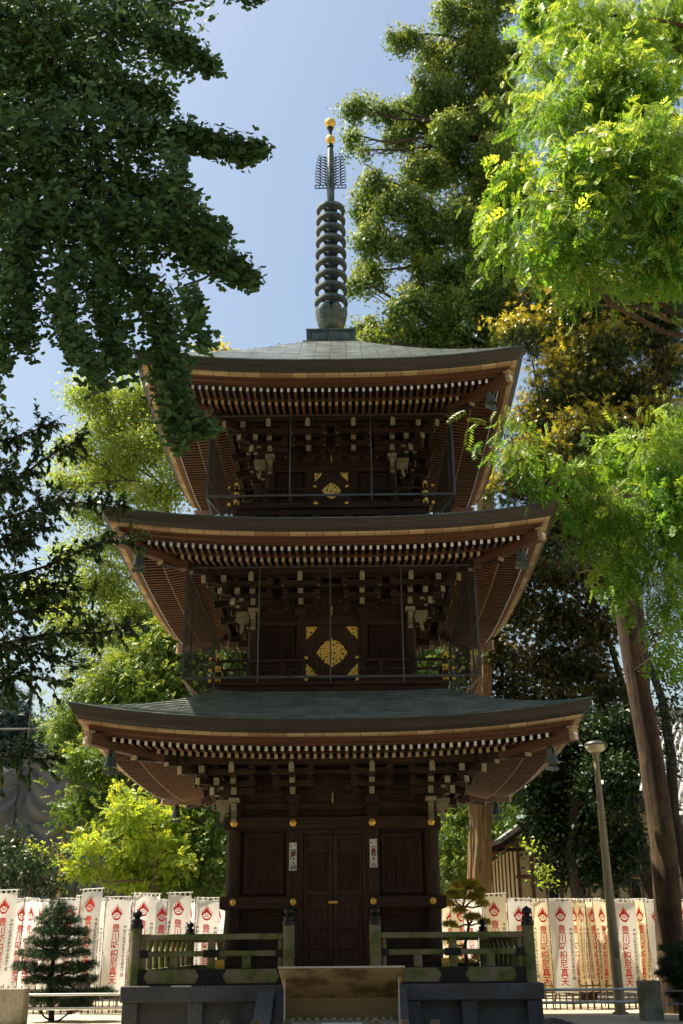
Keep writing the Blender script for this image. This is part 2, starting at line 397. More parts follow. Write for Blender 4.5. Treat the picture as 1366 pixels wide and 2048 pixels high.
def make_roof(k):
    S = ST[k]; a, z0 = S['a'], S['z0']; B = S['B']
    mb = MB()
    nC = int((a - S['bin']) / .13)
    cv = (.62, .38) if k < 2 else (.90, .10)
    def P(b):
        s_ = (a - b) / (a - S['bin']); return z0 + (S['ztop'] - z0) * (cv[0] * s_ + cv[1] * s_ * s_)
    bs = np.linspace(a, S['bin'], nC + 1)
    for i in range(nC):
        b1, b2 = bs[i], bs[i + 1]; lip = (.014, .012, .006)[k]
        strip(mb, S, b1, P(b1) + (lip if i else .012), b2, P(b2), 'roof', uvw=(i * .13, i * .13 + .128))
        if i < nC - 1: strip(mb, S, b2, P(b2) - .004, b2, P(b2) + lip, 'fascia' if k else 'roof')
    if k < 2: strip(mb, S, S['bin'], P(S['bin']), S['bin'] - .3, P(S['bin']) + .02, 'roof', n=4)
    roof = mb.build('roof', pag)
    # copper lip and layered fascia
    f = MB()
    strip(f, S, a - .03, z0 + .022, a + .012, z0 + .008, 'patina'); strip(f, S, a + .012, z0 + .008, a + .012, z0 - .016, 'patina')
    strip(f, S, a + .012, z0 - .016, a - .004, z0 - .018, 'fascia')
    strip(f, S, a - .004, z0 - .018, a - .045, z0 - .085, 'fascia'); strip(f, S, a - .045, z0 - .085, a - .075, z0 - .150, 'fascia')
    strip(f, S, a - .075, z0 - .150, a - .135, z0 - .203, 'fascia')
    f.build('eave_edge', roof)
    g = MB()
    strip(g, S, a - .135, z0 - .203, a - .130, z0 - .206, 'plank'); strip(g, S, a - .130, z0 - .206, a - .142, z0 - .236, 'plank', uvw=(.2, .4))
    strip(g, S, a - .142, z0 - .236, a - .235, z0 - .244, 'plank', uvw=(.4, .6)); strip(g, S, a - .235, z0 - .244, a - .285, z0 - .262, 'eave_brown')
    g.build('eave_plank', roof)
    h = MB()
    strip(h, S, a - .285, z0 - .262, a - .285, z0 - .312, 'eave_brown'); strip(h, S, a - .285, z0 - .312, a - .375, z0 - .318, 'eave_brown')
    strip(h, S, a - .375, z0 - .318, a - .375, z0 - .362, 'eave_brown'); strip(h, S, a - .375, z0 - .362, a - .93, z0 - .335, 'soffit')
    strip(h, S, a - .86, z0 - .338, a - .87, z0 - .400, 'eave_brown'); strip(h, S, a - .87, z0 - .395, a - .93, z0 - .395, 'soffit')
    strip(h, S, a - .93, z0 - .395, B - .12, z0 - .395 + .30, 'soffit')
    h.build('soffit', roof)
    # flying rafters (white ends) and base rafters (ochre ends)
    fr = MB(); br = MB(); sp = .127; n1 = int((a - .62) / sp)
    be, bi = a - .42, a - .95
    for i in range(-n1, n1 + 1):
        x = i * sp + (.5 * sp if k == 1 else 0)
        if abs(x) > a - .60: continue
        yi = max(abs(x) + .03, bi)
        j = random.uniform(-.006, .006)
        fr.beam((x, -be, z0 - .397 + rise(S, x, be) + j), (x, -yi, z0 - .372 + rise(S, x, yi)), .044, .066, 'rafter_shade', 'white', bottom='eave_brown')
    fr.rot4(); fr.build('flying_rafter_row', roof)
    be2 = a - .88
    for i in range(-n1, n1 + 1):
        x = i * sp + (.5 * sp if k == 1 else 0)
        if abs(x) > be2 - .30: continue
        yi = max(abs(x) + .03, B - .1)
        zi = z0 - .432 + .29 * (be2 - yi) / (be2 - B + .1)
        br.beam((x, -be2, z0 - .442 + rise(S, x, be2)), (x, -yi, zi + rise(S, x, yi)), .052, .070, 'rafter_shade', 'endtan', bottom='rafter')  # paler bottom face: bounced light put into the colour
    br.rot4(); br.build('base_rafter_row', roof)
    # hip rafters with pale shaped ends
    for (sx, sy) in ((-1, -1), (1, -1), (1, 1), (-1, 1)):
        hr = MB()
        def P3(b, z): return (sx * b, sy * b, z)
        zc = z0 - .395 + rise(S, a - .42, a - .42) - .06
        hr.beam(P3(a - .27, zc + .02), P3(a - 1.3, zc - .12), .15, .19, 'eave_brown')
        hr.beam(P3(a - .255, zc + .02), P3(a - .30, zc + .014), .155, .19, 'tan')
        hr.beam(P3(a - .245, zc + .125), P3(a - .33, zc + .12), .17, .022, 'endtan')
        hr.beam(P3(a - .250, zc + .02), P3(a - .258, zc + .019), .10, .03, 'white'); hr.beam(P3(a - .249, zc - .01), P3(a - .258, zc - .011), .035, .11, 'white')
        z2 = z0 - .52 + rise(S, a - 1, a - 1)
        hr.beam(P3(a - .92, z2), P3(B - .05, z2 + .14), .14, .17, 'soffit')
        hr.beam(P3(a - .87, z2 + .035), P3(a - .93, z2 + .03), .13, .07, 'endtan'); hr.beam(P3(a - .90, z2 - .03), P3(a - .96, z2 - .035), .135, .075, 'endtan')
        hr.build('hip_rafter', roof)
    return roof
for k in range(3): make_roof(k)

# ------------------------------------------------------------------ bracket sets
def hijiki(mb, O, A, Lh, h=.105, th=.085):
    """boat shaped bracket arm centred on O along A"""
    poly = [(-Lh, h / 2), (-Lh, -.01), (-Lh * .93, -h * .30), (-Lh * .80, -h * .45), (-Lh * .62, -h / 2), (Lh * .62, -h / 2), (Lh * .80, -h * .45), (Lh * .93, -h * .30), (Lh, -.01), (Lh, h / 2)]
    mb.prism(poly, (O, A, (0, 0, 1)), th, 'woodx', 'cream', (2, 6))
def masu(mb, c, s_=.13, h=.10):
    mb.cbox((c[0], c[1], c[2] + h * .22), (s_, s_, h * .56), 'woodx'); mb.cbox((c[0], c[1], c[2] - h * .28), (s_, s_, h * .44), 'woodx', taper=.68)
def kibana(mb, O, D, up=.16, w_=.085):
    """carved nose of a tie beam that sticks out past the corner column along D, with a pale cap"""
    O = np.array(O, float); D = np.array(D, float)
    poly = [(0, .10), (.20, .10), (.235, .055), (.225, -.01), (.165, -.04), (.155, -.12), (.175, -.20), (.145, -.235), (.105, -.20), (.095, -.09), (.06, -.06), (0, -.06)]
    mb.prism(poly, (O, D, (0, 0, 1)), w_, 'cream')
    S_ = np.cross(D, (0, 0, 1.))
    mb.beam(O + D * .02 + np.array((0, 0, .115)), O + D * .25 + np.array((0, 0, .115)), w_ * 2.1, .07, 'cream')
    for i in range(5):
        q = O + D * (.165 + .004 * i) + np.array((0, 0, -.055 - .035 * i)); mb.beam(q - S_ * (w_ * .53), q + S_ * (w_ * .53), .012, .008, 'woodx')

def bracket(k, x, corner):
    """one bracket set on the front side at lateral x, as a mesh in front-side coordinates"""
    S = ST[k]; B, z0 = S['B'], S['z0']; mb = MB(); U = (1, 0, 0)
    z1, z2, z3 = z0 - .82, z0 - .69, z0 - .50
    masu(mb, (x, -B, z0 - .93), .24, .15)
    hijiki(mb, (x, -B, z1), U, .34); hijiki(mb, (x, -B, z2 + .02), U, .46)
    for o in (-.28, 0, .28): masu(mb, (x + o, -B, z1 + .08), .115, .085)
    # stepped arms towards the front
    mb.beam((x, -B - .36, z1), (x, -B + .1, z1), .085, .115, 'woodx', 'cream')
    masu(mb, (x, -B - .27, z1 + .095), .13, .085)
    hijiki(mb, (x, -B - .27, z2 + .005), U, .36)
    for o in (-.29, .29): masu(mb, (x + o, -B - .27, z2 + .085), .115, .08)
    mb.beam((x, -B - .53, z2 + .02), (x, -B + .1, z2 + .02), .090, .085, 'woodx', 'cream')
    masu(mb, (x, -B - .50, z2 + .105), .13, .085)
    hijiki(mb, (x, -B - .50, z3 - .02), U, .38)
    for o in (-.31, .31): masu(mb, (x + o, -B - .50, z3 + .065), .115, .075)
    # tail rafter with a rounded pale end
    e = np.array((x, -B - .88, z3 - .015)); g = np.array((x, -B, z3 + .22))
    mb.beam(e, g, .085, .135, 'woodx', 'cream'); mb.beam(e + np.array((0, .004, .085)), e + np.array((0, .06, .10)), .06, .04, 'cream')
    masu(mb, (x, -B - .80, z3 + .085), .13, .06)
    return mb

def xf(mb, q=0):
    c, sn = ((1, 0), (0, 1), (-1, 0), (0, -1))[q]
    mb.v = [(c * x - sn * y, sn * x + c * y, z) for x, y, z in mb.v]; return mb

CX = [(.72, 1.68), (.565, 1.45), (.45, 1.21)]        # inner and outer column positions
CXR = [(.675, 1.68), (.565, 1.45), (.445, 1.21)]
for k in range(3):
    S = ST[k]; B, z0 = S['B'], S['z0']; z1, z2, z3 = z0 - .82, z0 - .69, z0 - .50
    xi = CXR[k][0]
    for q in (0, 1, 3):
        for x in (-xi, xi):
            xf(bracket(k, x, False), q).build('bracket_set', pag)
        if q == 0:
            for x in (-B, B): bracket(k, x, True).build('bracket_set', pag)
    # corner diagonals, noses and the arms that cross at the corner
    for (sx, sy) in ((-1, -1), (1, -1), (1, 1), (-1, 1)):
        mb = MB(); D = np.array((sx, sy, 0)) / math.sqrt(2); C0 = np.array((sx * B, sy * B, 0.))
        for (ln, zz, hh) in ((.52, z1, .12), (.84, z2 + .01, .10), (1.22, z3 - .04, .13), (1.50, z3 + .06, .12)):
            mb.beam(C0 + D * ln + np.array((0, 0, zz)), C0 - D * .2 + np.array((0, 0, zz + (.16 if ln > 1 else 0))), .10, hh, 'woodx', 'cream', .01)
        for ln, zz in ((.38, z1 + .09), (.70, z2 + .09)): masu(mb, tuple(C0 + D * ln + np.array((0, 0, zz))), .13, .085)
        # arms of either side running past the corner
        for b, ex, zz in ((.27, .62, z2), (.50, .84, z3 - .02), (.27, .30, z1)):
            mb.beam((sx * (B + b), sy * (B + ex), zz), (sx * (B + b), sy * (B - .35), zz), .09, .11, 'woodx', 'cream')
            mb.beam((sx * (B + ex), sy * (B + b), zz), (sx * (B - .35), sy * (B + b), zz), .09, .11, 'woodx', 'cream')
        for d_, ax in (((sx, 0, 0), 0), ((0, sy, 0), 1)):
            kibana(mb, (sx * B + (sx * .09 if ax == 0 else 0), sy * B + (sy * .09 if ax else 0), z0 - 1.08), d_)
        # curved hook arms in the pale paint
        for b in (.30,):
            for d_, s_ in (((sx, 0, 0), (0, sy, 0)), ((0, sy, 0), (sx, 0, 0))):
                O = C0 + np.array(s_, float) * b + np.array((0, 0, z1 + .02 + (b - .3) * .5))
                poly = [(.18, .06), (.33, .05), (.36, .0), (.33, -.06), (.25, -.10), (.30, -.04), (.29, .0), (.18, .01)]
                mb.prism(poly, (O, d_, (0, 0, 1)), .06, 'cream')
        mb.build('corner_bracket', pag)
    # continuous beams between the sets, purlin and the panel behind
    mb = MB()
    for b, z_, hh, ex in ((0, z3 + .03, .10, .1), (.27, z3 + .0, .07, .45), (.50, z3 + .115, .07, .60), (.82, z3 + .125, .12, 1.0)):
        mb.box(-B - ex, B + ex, -B - b - .05, -B - b + .05, z_ - hh / 2, z_ + hh / 2, 'woodx')
    mb.rot4(); mb.build('eave_purlin', pag)
    mb = MB(); mb.box(-B, B, -B + .02, -B + .06, z0 - 1.0, z0 - .30, 'woodx')
    # ribbed cove between wall purlin and outer purlin
    for i in range(int(2 * B / .085)):
        x = -B + .04 + i * .085; mb.beam((x, -B - .05, z3 + .0), (x, -B - .24, z3 + .05), .02, .03, 'woodx')
    mb.rot4(); mb.build('bracket_wall', pag)
    # struts between the sets
    for q in (0, 1, 3):
        c_ = MB(); c_.box(-.035, .035, -B - .02, -B + .04, z0 - 1.02, z0 - .80, 'woodx'); c_.cbox((0, -B - .01, z0 - .77), (.13, .09, .06), 'woodx', .7)
        c_.box(-.012, .012, -B - .026, -B - .020, z0 - 1.0, z0 - .82, 'endtan')
        xf(c_, q).build('strut', pag)

# ------------------------------------------------------------------ columns, beams, walls
for k in range(3):
    S = ST[k]; B, z0, cr = S['B'], S['z0'], S['cr']; xi = CXR[k][0]; zt = z0 - .99; zb = S['foot'] - .06
    pos = [(x, -B) for x in (-B, -xi, xi, B)] + [(x, B) for x in (-B, -xi, xi, B)] + [(s_ * B, y) for s_ in (-1, 1) for y in (-xi, xi)]
    for (x, y) in pos:
        mb = MB(); mb.lathe([(0, zb), (cr, zb), (cr, zt - .25), (cr * .93, zt - .06), (cr * .80, zt), (0, zt)], (x, y, 0), 'woodz', 20); mb.build('column', pag, smooth=True)
    h = MB()      # tie beams: top plate, upper nuki, nageshi
    def band(b, z_0, z_1, ex, m='woodx'):
        s0 = (len(h.v), len(h.f)); h.box(-b - ex, b + ex, -b - .035, -b + .06, z_0, z_1, m); h.rot4(s0)
    band(B, zt - .11, zt - .001, .20)
    if k == 0:
        band(B + cr + .005, 3.50, 3.70, -.0)
    else:
        band(B + cr * .6, zt - .22, zt - .13, .0)
    h.build('tie_beam', pag)
    wl = MB(); s0 = None
    if k == 0:
        wl.box(-B, -xi, -B + .045, -B + .08, zb, zt, 'woodx'); wl.box(xi, B, -B + .045, -B + .08, zb, zt, 'woodx'); wl.box(-xi, xi, -B + .045, -B + .08, 3.46, zt, 'woodx')
        for i in range(6):
            x = xi + .14 + i * .16
            for s_ in (-1, 1): wl.box(s_ * x - .004, s_ * x + .004, -B + .040, -B + .046, zb, 2.2, 'black')
        for q in (1, 2, 3):
            t = MB(); t.box(-B, B, -B + .045, -B + .08, zb, zt, 'woodx'); xf(t, q); wl.add(t.v, t.f, 'woodx')
    else:
        t = MB(); t.box(-B, B, -B + .045, -B + .08, zb, zt, 'woodx'); t.rot4(); wl.add(t.v, t.f, 'woodx')
    wl.build('wall', pag)

# ground floor: lower nageshi, gilt nail covers, windows, doors
B = ST[0]['B']; yf = -B - .13
for s_ in (-1, 1):
    mb = MB(); x0, x1 = sorted((s_ * .555, s_ * 1.885)); mb.box(x0, x1, yf - .05, -B + .05, 2.235, 2.42, 'woodx'); mb.build('lower_beam', pag, bevel=.008)
    mb = MB(); x0, x1 = sorted((s_ * 1.70, s_ * 1.885)); mb.box(x0, x1, -B - .08, B + .1, 2.235, 2.42, 'woodx'); mb.build('lower_beam', pag)
    mb = MB(); x0, x1 = sorted((s_ * .62, s_ * 1.80)); mb.box(x0, x1, yf - .02, -B + .05, 1.30, 1.45, 'woodx'); mb.build('ground_sill', pag)
def flower(c, r, m='gold'):
    mb = MB(); n = 6
    vs = [(c[0], c[1] - .035, c[2])]; ring = []
    for i in range(36):
        a_ = i * 2 * PI / 36; rr = r * (.86 + .14 * abs(math.cos(3 * a_)))
        ring.append((c[0] + rr * math.cos(a_), c[1] - .012, c[2] + rr * math.sin(a_)))
    mid = [(c[0] + .5 * (p[0] - c[0]), c[1] - .022, c[2] + .5 * (p[2] - c[2])) for p in ring]; back = [(p[0], c[1] + .01, p[2]) for p in ring]
    vs += mid + ring + back; fs = [(0, 1 + i, 1 + (i + 1) % 36) for i in range(36)]
    for j in (0, 1):
        for i in range(36): q = (i + 1) % 36; fs.append((1 + 36 * j + i, 1 + 36 * (j + 1) + i, 1 + 36 * (j + 1) + q, 1 + 36 * j + q))
    mb.add(vs, fs, m)
    mb.tube([(c[0], c[1] - .02, c[2]), (c[0], c[1] - .05, c[2]), (c[0], c[1] - .058, c[2])], [r * .34, r * .30, .002], m, 12)
    return mb.build('nail_cover', pag, smooth=30)
for x in (-B, -.675, .675, B): flower((x, -B - .125 - .042, 3.60), .062)
for x in (-B + .02, -.66, .67, B - .02):
    mb = MB(); c = (x, yf - .05, 2.335)
    mb.tube([(x, c[1] - y_, c[2]) for y_ in (0, .012, .013, .03, .045, .052)], [.052, .052, .038, .036, .022, .001], 'gold', 16); mb.build('nail_cover', pag, smooth=30)
def window(xc, wd, z_0, z_1, y, nb=17, fr=.065):
    """framed lattice of upright bars"""
    f = MB()
    f.box(xc - wd, xc + wd, y - .05, y + .02, z_1 - fr, z_1, 'woodx'); f.box(xc - wd, xc + wd, y - .05, y + .02, z_0, z_0 + fr, 'woodx')
    f.box(xc - wd, xc - wd + fr, y - .047, y + .02, z_0 + fr, z_1 - fr, 'woodz'); f.box(xc + wd - fr, xc + wd, y - .047, y + .02, z_0 + fr, z_1 - fr, 'woodz')
    o = f.build('window', pag, bevel=.006)
    g = MB(); g.box(xc - wd + fr, xc + wd - fr, y + .012, y + .018, z_0 + fr, z_1 - fr, 'black')
    for i in range(nb):
        x = xc - wd + fr + (i + .5) * (2 * (wd - fr)) / nb; g.box(x - .013, x + .013, y - .03, y - .004, z_0 + fr, z_1 - fr, 'woodz')
    g.build('lattice', o)
window(-1.17, .345, 2.475, 3.445, -B + .03); window(1.165, .345, 2.475, 3.445, -B + .03)

fr = MB(); y0 = -B + .0
fr.box(-.60, -.505, y0 - .08, y0 + .08, 1.34, 3.50, 'door'); fr.box(.505, .60, y0 - .08, y0 + .08, 1.34, 3.50, 'door')
fr.box(-.505, .505, y0 - .075, y0 + .08, 3.42, 3.50, 'door'); fr.box(-.60, .60, y0 - .12, y0 + .08, 1.27, 1.345, 'door'); fr.box(-.505, .505, y0 + .06, y0 + .07, 1.345, 3.42, 'black')
fr.build('door_frame', pag, bevel=.006)
for s_ in (-1, 1):
    d = MB(); xa, xb = (.006, .50); y = y0 - .01
    def bx(a_, b_, z_0, z_1, yy0, yy1, m='door', d=d):
        x0, x1 = sorted((s_ * a_, s_ * b_)); d.box(x0, x1, yy0, yy1, z_0, z_1, m)
    bx(.006, .075, 1.35, 3.41, y - .03, y + .02); bx(.43, .50, 1.35, 3.41, y - .03, y + .02)
    for z_0, z_1 in ((1.35, 1.42), (1.61, 1.68), (1.92, 1.985), (2.22, 2.30), (2.44, 2.51), (3.13, 3.20), (3.34, 3.41)): bx(.075, .43, z_0, z_1, y - .027, y + .02)
    bx(.228, .277, 1.68, 1.92, y - .024, y + .02); bx(.228, .277, 1.985, 2.22, y - .024, y + .02)
    bx(.075, .43, 1.42, 2.44, y + .0, y + .012); bx(.075, .43, 3.20, 3.34, y + .0, y + .012)
    o = d.build('door', pag, bevel=.005)
    g = MB(); x0, x1 = sorted((s_ * .075, s_ * .43)); g.box(x0, x1, y + .012, y + .016, 2.51, 3.13, 'black')
    for i in range(11):
        x = s_ * (.075 + (i + .5) * .355 / 11); g.box(x - .010, x + .010, y - .016, y + .004, 2.51, 3.13, 'door')
    g.build('lattice', o)
    hd = MB(); hd.tube([(s_ * .035, y - .03, 2.40), (s_ * .035, y - .055, 2.40)], .024, 'blackmetal', 10); hd.build('handle', o)
lk = MB(); lk.tube([(-.075, y0 - .075, 2.335), (-.045, y0 - .085, 2.315), (.045, y0 - .085, 2.315), (.075, y0 - .075, 2.335)], .018, 'gold', 8); lk.box(-.06, .06, y0 - .082, y0 - .045, 2.325, 2.345, 'gold')
lk.build('door_bolt', pag)
pl = MB(); pl.box(-1.98, 1.98, -1.98, 1.98, 1.112, 1.30, 'woodx'); pl.build('plinth', pag, bevel=.01)
for s_ in (-1, 1):
    mb = MB(); mb.box(s_ * 1.86 - .11, s_ * 1.86 + .11, -2.04, -1.99, 1.30, 1.46, 'gold'); mb.box(s_ * 1.86 - .06, s_ * 1.86 + .06, -2.045, -1.985, 1.20, 1.30, 'gold'); mb.build('gilt_foot', pag)

# upper storeys: doors with gilt openwork, windows, balconies, cages
def tri(mb, x, z, dx, dz, y, m='openwork'):
    mb.prism([(0, 0), (dx, 0), (dx * .58, dz * .50), (0, dz)] if dx * dz > 0 else [(0, 0), (0, dz), (dx * .58, dz * .50), (dx, 0)], ((x, y, z), (1, 0, 0), (0, 0, 1)), .012, m)
for k, (dw, dz0, dz1, rx, rz) in ((1, (.50, 6.20, 7.16, .275, .265)), (2, (.345, 9.60, 10.40, .185, .17))):
    S = ST[k]; B = S['B']; y = -B - .02
    for s_ in (-1, 1):
        d = MB(); x0, x1 = sorted((s_ * .004, s_ * dw)); d.box(x0, x1, y - .02, y + .05, dz0 - .1, dz1 + .06, 'door')
        d.box(*sorted((s_ * (dw + .004), s_ * (dw + .055))), y - .045, y + .05, dz0 - .1, dz1 + .12, 'woodz'); d.build('door', pag, bevel=.004)
    lt = MB(); lt.box(-dw - .055, dw + .055, y - .045, y + .05, dz1 + .064, dz1 + .12, 'woodx'); lt.build('lintel', pag)
    yg = y - .029; tx = .22 if k == 1 else .16; tz = .25 if k == 1 else .19
    for s_ in (-1, 1):
        for zz, sg in ((dz1 - .01, -1), (dz0 + .02, 1)):
            mb = MB(); tri(mb, s_ * (dw - .015), zz, -s_ * tx, sg * tz, yg); mb.build('corner_mount', pag)
    mb = MB(); zc = (dz0 + dz1) / 2 + (-.02 if k == 1 else .0); pts = []
    for i in range(64):
        a_ = i * 2 * PI / 64; c_, sn = math.cos(a_), math.sin(a_); p_ = 1.35
        rr = 1 / ((abs(c_) ** p_ + abs(sn) ** p_) ** (1 / p_)); rr *= 1 + .035 * math.cos(12 * a_)
        pts.append((rx * rr * c_, rz * rr * sn))
    mb.prism(pts, ((0, yg, zc), (1, 0, 0), (0, 0, 1)), .014, 'openwork'); mb.tube([(0, yg - .01, zc), (0, yg - .035, zc)], [.03, .012], 'gold', 10); mb.build('medallion', pag)
    xi = CXR[k][0]; w_ = (B - xi) / 2 - .13; window((xi + B) / 2 + .005, w_, dz0 + .3, dz1 - .02, y + .05, 12, .04); window(-(xi + B) / 2 - .005, w_, dz0 + .3, dz1 - .02, y + .05, 12, .04)

def balcony(k, hb, zf, zbase, gap):
    """deck, skirt and four-sided railing with a gap in front of the door"""
    S = ST[k]
    d = MB(); d.box(-hb, hb, -hb, hb, zf - .07, zf, 'woodx'); d.box(-hb + .06, hb - .06, -hb + .06, hb - .06, zf - .16, zf - .072, 'woodx')
    d.box(-hb + .03, hb - .03, -hb + .03, hb - .03, zbase + .03, zf - .162, 'woodx')
    for x in np.arange(-hb + .35, hb - .2, .62): d.box(x - .09, x + .09, -hb + .0, -hb + .35, zbase - .06, zbase + .028, 'woodx')
    dk = d.build('balcony', pag, bevel=.006)
    hr = .385 if k == 1 else .34
    r = MB(); rp = hb - .06
    def rail(p, q, rad, curl=0):
        p, q = np.array(p, float), np.array(q, float); D = (q - p) / np.linalg.norm(q - p)
        pts = [p - D * .16 + np.array((0, 0, .045 * curl)), p - D * .08 + np.array((0, 0, .012 * curl)), p, q, q + D * .08 + np.array((0, 0, .012 * curl)), q + D * .16 + np.array((0, 0, .045 * curl))]
        r.tube(pts, rad, 'woodx', 8)
        for e, d_ in ((pts[0], -D), (pts[-1], D)): r.tube([e - d_ * .045, e + d_ * .012], rad * 1.12, 'gold', 8)
    for z_, rad, c_ in ((zf + hr, .028, 1), (zf + hr * .58, .024, 0), (zf + .035, .032, 0)):
        rail((-rp, -rp, z_), (-gap - .1, -rp, z_), rad, c_); rail((gap + .1, -rp, z_), (rp, -rp, z_), rad, c_)
        for s_ in (-1, 1): rail((s_ * rp, -rp, z_), (s_ * rp, rp, z_), rad, c_)
        rail((-rp, rp, z_), (rp, rp, z_), rad, c_)
    r.build('balcony_rail', pag)
    xs = [-rp, -(rp + gap) / 2 * 1.17, -(rp + gap) / 2 * .70, -gap]; xs = xs + [-x for x in xs[::-1]]
    for x in xs:
        p = MB(); cnr = abs(x) > rp - .01; ww = .045 if cnr else .032
        p.box(x - ww, x + ww, -rp - ww, -rp + ww, zf, zf + hr * (.96 if cnr else .9), 'woodz')
        if cnr:
            for z_ in (zf + .02, zf + hr * .60): p.box(x - ww - .006, x + ww + .006, -rp - ww - .006, -rp + ww + .006, z_ - .05, z_ + .055, 'gold')
            p.lathe([(0, 0), (.05, 0), (.05, .03), (.03, .05), (.05, .09), (.035, .13), (0, .16)], (x, -rp, zf + hr + .0), 'gold', 12)
        p.build('balcony_post', pag)
    p = MB()
    for s_ in (-1, 1):
        for y in (-rp * .5, 0, rp * .5, rp): p.box(s_ * rp - .035, s_ * rp + .035, y - .035, y + .035, zf, zf + hr * .9, 'woodz')
    p.build('side_balustrade', pag)
balcony(1, 2.08, 6.00, 5.76, .50); balcony(2, 1.87, 9.47, 9.23, .355)

def cage(k, hc, z_0, z_1, xs, top):
    """steel frame with wire netting round an upper storey"""
    f = MB()
    for s_ in (-1, 1):
        f.box(-hc, hc, s_ * hc - .016, s_ * hc + .016, z_0 - .02, z_0 + .02, 'iron'); f.box(s_ * hc - .016, s_ * hc + .016, -hc, hc, z_0 - .019, z_0 + .019, 'iron')
        for y in (-1, 1): f.box(s_ * hc - .02, s_ * hc + .02, y * hc - .015, y * hc + .015, z_0 - .02, z_1, 'iron')
        for t in (-.33, .33): f.box(s_ * hc - .014, s_ * hc + .014, t * hc * 2 - .014, t * hc * 2 + .014, z_0, z_1, 'iron')
        f.box(s_ * hc - .01, s_ * hc + .01, -hc, hc, z_1 - .03, z_1, 'iron')
        f.beam((s_ * hc, -hc, z_0 - .02), (s_ * (hc - .32), -hc + .35, z_0 - .33), .035, .035, 'tan' if k == 1 else 'iron')
        f.beam((s_ * hc, hc, z_0 - .02), (s_ * (hc - .3), hc - .3, z_0 - .33), .035, .035, 'iron')
    for x in xs: f.tube([(x, -hc, z_0 - .10), (x, -hc, z_1)], .014, 'iron', 8)
    f.box(-hc, hc, -hc - .01, -hc + .01, z_1 - .03, z_1, 'iron')
    f.build('cage_frame', pag)
    for q in range(4):
        wn = MB(); t = .0013
        if q: 
            for x in np.arange(-hc + .04, hc, .042): wn.box(x - t, x + t, -hc - t, -hc + t, z_0, z_1, 'wire')
            for z_ in np.arange(z_0, z_1, .042): wn.box(-hc, hc, -hc - t * .9, -hc + t * .9, z_ - t, z_ + t, 'wire')
        else:
            t = .0005
            for x in np.arange(-hc + .04, hc, .06): wn.box(x - t, x + t, -hc - t, -hc + t, z_0, z_1, 'wire')
            for z_ in np.arange(z_0, z_1, .06): wn.box(-hc, hc, -hc - t * .9, -hc + t * .9, z_ - t, z_ + t, 'wire')
        xf(wn, q).build('wire_netting', pag)
cage(1, 2.57, 5.955, 7.98, (-1.27, -.013, 1.25), 0); cage(2, 2.32, 9.46, 11.15, (-.765, .77), 0)

# ------------------------------------------------------------------ spire
sp = empty('spire', (0, 0, 0), 0, pag)
b = MB(); b.box(-.62, .62, -.62, .62, 13.77, 13.835, 'patina'); b.box(-.52, .52, -.52, .52, 13.835, 14.14, 'patina'); b.box(-.545, .545, -.545, .545, 14.14, 14.175, 'patina')
b.box(-.535, .535, -.535, .535, 13.836, 13.87, 'patina')
s0 = (len(b.v), len(b.f)); 
for x in (-.51, 0, .51): b.box(x - .028, x + .028, -.536, -.52, 13.87, 14.14, 'patina')
for xc in (-.255, .255):
    b.box(xc - .18, xc + .18, -.527, -.5201, 13.90, 14.11, 'patina_dark'); b.box(xc - .165, xc + .165, -.531, -.528, 13.915, 14.095, 'patina')
b.rot4(s0); b.build('base_box', sp, bevel=.006)
b = MB(); b.lathe([(.36, 14.176), (.37, 14.21), (.34, 14.29), (.24, 14.37), (.15, 14.40), (.15, 14.44), (.22, 14.47), (.28, 14.54), (.31, 14.62), (.30, 14.72), (.26, 14.74), (.12, 14.74)], (0, 0, 0), 'patina', 36); b.build('dome', sp, smooth=True)
for i in range(8):
    p = MB(); a0 = (i + .5) * PI / 4; vs = []; nr, nc = 7, 7
    for r_ in range(nr):
        t = r_ / (nr - 1); wd = .40 * math.sqrt(max(0, 1 - (max(0, t - .25) / .75) ** 2.2)); rr = .315 + .040 * math.sin(t * 2.2) + .02 * t * t
        for c_ in range(nc):
            a_ = a0 + (c_ / (nc - 1) - .5) * 2 * wd; vs.append((rr * math.cos(a_), rr * math.sin(a_), 14.66 + .34 * t))
    vs2 = [(x * .95, y * .95, z) for x, y, z in vs]; n = len(vs)
    fs = [(r_ * nc + c_, r_ * nc + c_ + 1, (r_ + 1) * nc + c_ + 1, (r_ + 1) * nc + c_) for r_ in range(nr - 1) for c_ in range(nc - 1)]
    p.add(vs, fs, 'patina'); p.add(vs2, [f_[::-1] for f_ in fs], 'patina'); p.build('lotus_petal', sp, smooth=True)
b = MB(); b.lathe([(.10, 14.7), (.135, 14.75), (.135, 17.75), (.085, 17.8), (.088, 18.6), (.075, 19.3), (.05, 19.55), (.045, 19.70)], (0, 0, 0), 'patina_dark', 20)
b.lathe([(.088, 17.78), (.093, 18.6), (.080, 19.45), (.05, 19.62)], (0, 0, 0), 'patina', 20); b.build('pole', sp, smooth=True)
